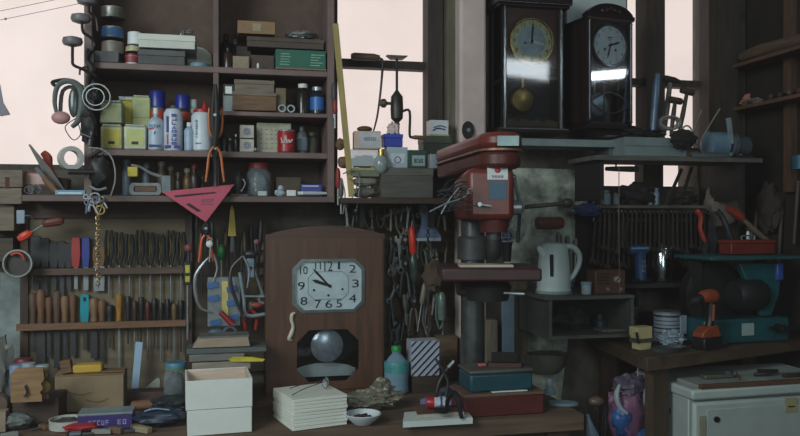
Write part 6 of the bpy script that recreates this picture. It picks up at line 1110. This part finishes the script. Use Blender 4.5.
t = rb('squat_tin', 'dark blue-green squat tin at the left end of right bench', 'tin', (596, 312, 613, 336)); t.loc = wp(605, pyz(605, .2, ZR+.0015), .2); t.part('can_body', M((36, 62, 72), .45, g=.4)).lathe([(8, 0), (8, 14), (6, 17)], (0, 8, 0)); t.part('lid', DSTEEL).lathe([(4, 17), (4, 22)], (0, 8, 0))
for i, (x, y, l, c_) in enumerate(((624, 330, 'dark iron block among the shadowed clutter on the right bench', (44, 42, 40)), (662, 316, 'dark toolbox lid in shadow behind the yellow block', (34, 34, 36)), (694, 306, 'dark case in shadow behind the paint tin', (40, 36, 34)), (730, 316, 'black plastic case behind the teal saw base', (28, 28, 30)))):
    t = Th('dark_case', l, 'case', (x-16, y-22, x+16, None), .19, ZR); t.part('case_body', M(c_, .6, g=.4)).box(-15, 15, 0, 18, 0, 16, b=1.5); t.part('case_lid', M(c_, .5, g=.3)).box(-15.5, 15.5, -.5, 18.5, 16.2, 21, b=1)
# ================= FRIDGE AND BELOW THE BENCH =================
FW = M((172, 182, 178), .45, g=.14, sc=6)
t = Th('fridge', 'dull white small fridge under the right bench with a rounded door panel', 'fridge', loc=(.935, 2.488, 0), sc=1, rz=14); fl = t
t.part('body', FW).box(.006, .60, .03, .33, .03, .815, b=.004); t.part('top_lid', M((178, 188, 184), .45, g=.14)).box(-.004, .61, -.006, .34, .817, .85, b=.008); t.part('door', FW).box(.006, .60, 0, .027, .06, .808, b=.01)
t.parts[-1].sub('door_panel', M((166, 176, 172), .45, g=.12)).box(.05, .58, -.004, 0, .1, .785, b=.003); t.part('plug', BLACK).lathe([(.010, -.009), (.010, -.003)], (.085, 0, .752), ax='y', n=18); t.part('paper_tag', M((170, 160, 120), .6)).box(.345, .39, -.0065, -.0045, .758, .805); t.parts[-1].sub('tag_print', INK).box(.355, .38, -.0075, -.0065, .775, .779)
t.part('beige_strip', M((150, 146, 120), .6)).box(.024, .046, -.006, -.0005, .3, .765); t.part('side_clip', BLACK).box(.002, .006, .13, .145, .74, .76); t.part('foot', BLACK).box(.03, .07, .05, .1, 0, .03); t.part('foot', BLACK).box(.52, .56, .05, .1, 0, .03)
ex = Vector((cos(R(14)), sin(R(14)), 0)); ey = Vector((-ex.y, ex.x, 0))
def fr(name, label, cat, x, y, dz_=0): return Th(name, label, cat, loc=fl.loc+ex*x+ey*y+Vector((0, 0, .8515+dz_)), sc=1, rz=14)
t = fr('wooden_tray', 'pale board with a brown wooden edge lying on the fridge top', 'tray', .03, .0); t.part('board', M((150, 156, 150), .6, g=.25)).box(0, .56, .008, .13, 0, .010); t.part('wooden_edge', M((96, 68, 50), .6, k='w')).box(-.003, .56, -.006, .008, 0, .014, b=.002)
t = fr('measuring_tool', 'dull metal gauge lying on the fridge board at left', 'tool', .10, .075, .011); t.part('gauge_body', M((110, 108, 96), .45, .4)).box(0, .11, 0, .03, 0, .014, b=.004); t.part('dial', M((80, 84, 86), .4, .5)).lathe([(.016, 0), (.016, .01)], (.10, .015, .014), n=20)
t = fr('wood_stick', 'thin brown stick lying slanted on the fridge board', 'stick', .20, .04, .011); t.part('wood_stick', MWOOD).rod((0, 0, .004), (.05, .075, .012), .004, .002)
t = fr('leather_strap', 'dark curled leather strap on the fridge board at right', 'strap', .30, .09, .011); t.part('leather_strap', M((40, 34, 32), .6)).tube([(0, 0, .006), (.04, -.02, .01), (.09, 0, .012), (.10, .025, .008), (.04, .03, .01)], .006)
t = fr('paper_sheet', 'small pale paper sheet on the fridge board beside the strap', 'paper', .23, .03, .011); t.part('paper_sheet', M((170, 175, 170), .7)).slab([(0, 0), (.07, -.01), (.08, .03), (.01, .035)], 0, .001)
t = fr('wood_offcut', 'row of small dark wood scraps at the right of the fridge board', 'scrap', .38, .035, .011); t.part('wood_offcut', DWOOD).box(0, .10, 0, .018, 0, .012, b=.002)
box1('wooden_block', 'brown wooden block fixed under the bench edge beside the leg', 'block', (682, 361, 706, 376), M((72, 52, 40), .7, k='w'), 20, .30, rz=28)
t = Th('wire_hook', 'small pale wire hook hanging under the right bench corner', 'hook', (632, 360, 640, 376), .50); t.part('wire_hook', M((190, 188, 180), .4, .3)).tube([(2, 0, 0), (2, 0, 10), (0, 0, 14), (-3, 0, 13), (-3, 0, 11)], .8)
t = Th('plastic_bag', 'bulging pink, blue and white plastic carrier bag hanging under the right bench', 'bag', (611, 372, 654, 452), .455); 
p = t.part('bag_body', M((136, 88, 120), .4, g=.45)); p.ball((0, 10, 38), (21, 13, 36), 40, 30, amp=.22, seed=30, fr=2.6)
t.part('blue_print', M((52, 92, 150), .4, g=.3)).ball((-10, 6, 32), (11, 11, 17), 26, 18, amp=.2, seed=31, fr=2.4); t.part('white_fold', M((165, 170, 176), .4)).tube([(-14, 0, 68), (-18, -1, 58), (-15, -3, 46), (-8, -5, 40)], [1.5, 3, 2.6, 1.4]); t.part('white_fold', M((150, 156, 165), .4)).tube([(14, -1, 64), (12, -4, 52), (18, -4, 38), (19, -3, 20)], [1.5, 2.4, 3, 2]); t.part('bag_mouth', M((96, 84, 104), .5, g=.5)).ball((1, 6, 64), (17, 10, 12), 30, 18, amp=.4, seed=33, fr=3)
t.part('blue_print', M((60, 100, 150), .4, g=.3)).ball((12, 2, 12), (9, 10, 10), 20, 14, amp=.2, seed=35)
t = Th('spray_nozzle', 'pale blue-white nozzle bottle standing low beside the carrier bag', 'bottle', (594, 414, 608, 470), .52); t.part('bottle_body', M((150, 170, 190), .4)).lathe([(6, 0), (7, 4), (7, 34), (2.4, 50), (1.6, 56)], (0, 6, 0)); t.roll = 0; t.rot = (0, R(-12), TH)
t.part('support', BLACK).box(-4, 4, 2, 10, -t.loc.z/t.sc+.5, 0) if 0 else None
t = Th('light_bulb', 'dim pinkish bulb on a stalk at the end of the left bench', 'bulb', (590, 396, 606, 420), .48); t.part('glass_bulb', M((110, 88, 74), .3)).ball((0, 4, 18), (8, 6, 5)); t.part('stem', IRON).tube([(0, 4, 14), (-2, 4, 4), (2, 4, -30)], 1.4)
p = Th('rod_bundle', 'bundle of dark rods standing between the left bench and carrier bag', 'rods', (582, 392, 612, 470), .44).part('rod_bundle', DSTEEL)
for i in range(7): p.rod((-10+i*3.2, rnd.uniform(0, 8), 0), (-12+i*4, rnd.uniform(0, 8), rnd.uniform(40, 72)), 1.1)
# ================= RIGHT WALL SHELVES =================
se = S(722, 0)
t = W('wall_shelf', 'brown wooden shelves running along the right wall above the saw', 'shelf', kind=None); RW = M((96, 66, 48), .75, k='w', axis='y', g=.45)
for y in (68, 110): z_ = Z(722, y, 0); t.part('shelf_board', RW).box(se, sr-.001, -1.3, -.02, z_-.014, z_)
d_p = .27; t.part('post', M((88, 62, 46), .7, k='w', axis='z')).box(sr-.03, sr-.001, -d_p-.04, -d_p, 1.5, 2.75); t.part('post', DWOODZ).box(sr-.03, sr-.001, -.9, -.86, 1.5, 2.75)
zA, zB_ = Z(722, 68, 0), Z(722, 110, 0)
def rs(name, label, cat, dx, d, z): return Th(name, label, cat, loc=P0+Vector((UX*(se+dx)+UY*d, UY*(se+dx)-UX*d, z+.0015)), sc=1, rz=12.5)
t = rs('paper_roll', 'brown rolled bundle on the upper right wall shelf', 'roll', .0, .32, zA); t.part('paper_roll', M((88, 68, 54), .8, k='w', axis='y')).tube([(.02, .22, .025), (.03, .1, .03), (.05, -.15, .028)], [.018, .026, .022], 12)
t = rs('wood_scrap', 'reddish wooden plank lying on the upper right wall shelf', 'plank', .02, .42, zA); t.part('wood_scrap', M((104, 64, 46), .7, k='w', axis='y')).box(.03, .07, -.2, .05, 0, .05, b=.003)
t = rs('red_card', 'small red and white card propped on the middle right wall shelf', 'card', .01, .10, zB_); t.part('card', M((200, 130, 115), .6)).prism([(0, .01), (.05, .0), (.05, .055), (.03, .05)], 0, .006); t.part('red_print', M((180, 50, 36), .5)).box(.01, .045, -.002, 0, .012, .03)
t = rs('white_rag', 'pale rag lying below the red card on the right wall shelf', 'rag', .0, .19, zB_); t.part('white_rag', M((120, 108, 96), .8, g=.3)).ball((.03, .03, .012), (.04, .04, .013), 24, 12, amp=.3, seed=41)
for i in range(7):
    d0 = .30+i*.05
    t = rs('chisel', f'dark tool lying on the middle right wall shelf, {ORD[i]} from the far end', 'tool', .0, d0, zB_); t.part('handle', M(((70, 56, 46), (50, 48, 48), (96, 70, 50))[i % 3], .6)).rod((.0, 0, .010), (.05, .015, .012), .009, .007); t.part('blade', DSTEEL).rod((.05, .015, .012), (.09, .03, .022+.01*(i % 3)), .004)
for i, (dx, d0, z0, L_) in enumerate(((.06, .12, 1.22, .26), (.08, .24, 1.18, .3), (.07, .34, 1.3, .24), (.09, .5, 1.2, .3), (.08, .42, 1.12, .2))):
    t = rs('rod', f'dark rod hanging on the right wall below the shelves, {ORD[i]} in line', 'rod', dx, d0, z0); t.part('rod', M((74, 58, 48), .6)).rod((0, 0, 0), (.02, 0, L_), .006, .009)
t = rs('hanging_bag', 'dark canvas bag hanging on the right wall below the middle shelf', 'bag', .05, .20, 1.36); t.part('hanging_bag', M((58, 46, 40), .85, g=.4)).ball((.02, 0, .08), (.035, .06, .09), 24, 16, amp=.25, seed=44)
t = rs('blue_tin', 'dim blue round tin hanging at the right picture edge', 'tin', .03, .40, 1.58); t.part('blue_tin', M((40, 90, 110), .45)).lathe([(.03, 0), (.032, .05), (.02, .055)], (.02, 0, 0), n=20)
# ================= LOOSE SMALL THINGS ON THE MIDDLE LEDGE AND RIGHT SHELF =================
r5 = random.Random(9)
for i in range(9):
    x = 694+i*6; t = Th('pipe_fitting', f'small dusty metal fitting among the clutter before the grinder, {ORD[i]} from the left', 'fitting', (x-3, 150, x+3, None), .29-.02*(i % 3), zsR, rz=r5.uniform(0, 90))
    t.part('pipe_fitting', mats[i % 7]).lathe([(1.6, -5), (2.4, -4), (2.4, 2), (3.2, 2.5), (3.2, 5)], (0, 0, 3.3), ax='x', n=10)
for i in range(8):
    x = 560+i*7.5
    if 600 < x < 615: continue
    t = Th('iron_scrap', f'small dark iron scrap on the kettle cabinet wall row, {ORD[i]} from left', 'scrap', (x-3, 196+i % 3*4, x+3, 206+i % 3*4), .02+.01*(i % 2)) if 0 else None
for i in range(10):
    x = 536+i*5.4; y0 = 232+(i*13) % 11
    t = Th('needle_file', f'slim file hanging on the wall behind the kettle and radio, {ORD[i]} from the left', 'file', (x+20, y0, x+24, y0+44), .03, roll=r5.uniform(-6, 6)); t.part('shaft', STEEL if i % 2 else DSTEEL).rod((0, 0, 0), (0, 0, 28), .9, 1.3); t.part('handle', mats[(i*3) % 7]).lathe([(1, 26), (2.2, 29), (2, 42), (1, 44)], n=10)
for i in range(14):
    x = 10+i*13; dd = .30+.33*r5.random()
    if 50 < x < 130: dd = .62
    L_ = r5.uniform(5, 10); c_ = [(150, 150, 145), (120, 96, 74), (70, 74, 80), (165, 150, 120), (96, 60, 50), (110, 125, 140), (84, 84, 80)][i % 7]
    t = Th('wood_scrap' if i % 2 else 'metal_scrap', f'{["dull metal","worn wooden"][i%2]} offcut lying loose on the left bench, {ORD[i//2]} such from left', 'offcut', (x-5, 400, x+5, None), dd, ZT, rz=r5.uniform(-40, 60)); t.part(t.name, M(c_, .6, g=.4)).box(-L_, L_, 0, r5.uniform(4, 8), 0, r5.uniform(2, 6), b=.6)
# ================= LIGHT, CAMERA =================
flush()
cam = bpy.data.cameras.new('camera'); co = bpy.data.objects.new('camera', cam); col.objects.link(co)
cam.sensor_width = 36; cam.lens = 36*F/800; co.location = (0, 0, CZ); co.rotation_euler = (pi/2, 0, 0); cam.clip_start = .02; scn.camera = co
def area(name, loc, aim, size, power, c, roll=0):
    l = bpy.data.lights.new(name, 'AREA'); l.shape = 'RECTANGLE'; l.size, l.size_y = size; l.energy = power; l.color = c
    o = bpy.data.objects.new(name, l); col.objects.link(o); o.location = loc
    q = (Vector(aim)-Vector(loc)).to_track_quat('-Z', 'Y') @ Euler((0, 0, R(roll))).to_quaternion(); o.rotation_euler = q.to_euler(); return o
area('key_light', (-1.7, -.3, 2.5), (-.5, 2.6, 1.1), (1.3, 1.3), 60, (.84, .97, .97))  # added soft key lamp from upper front left, no doorway modelled
area('front_fill_light', (.6, -1.5, 1.9), (.7, 2.8, 1.3), (.9, 1.5), 20, (.76, .96, .97))  # added front fill to lift the right half, no door modelled
area('clock_reflection_light', (1.60, 2.42, 2.11), (.6, 2.75, 1.9), (.5, .04), .7, (.85, .95, 1.0))  # added strip lamp, placed to reflect in the carved clock's glass
area('clock_reflection_light', (2.02, .56, 2.49), (1.04, .34, 2.49), (1.0, .12), 2.0, (.85, .95, 1.0), -13)  # added strip lamp, placed and tilted to reflect in the gold-dial clock's glass
w = bpy.data.worlds.new('world'); w.use_nodes = True; scn.world = w
w.node_tree.nodes['Background'].inputs['Color'].default_value = (.85, .93, 1, 1); w.node_tree.nodes['Background'].inputs['Strength'].default_value = .05
scn.view_settings.view_transform = 'Standard'; scn.view_settings.look = 'None'; scn.view_settings.exposure = 0

vs = scn.view_settings; vs.use_curve_mapping = True; cm = vs.curve_mapping
cm.black_level = (-.0055, -.0055, -.0055); cm.update()
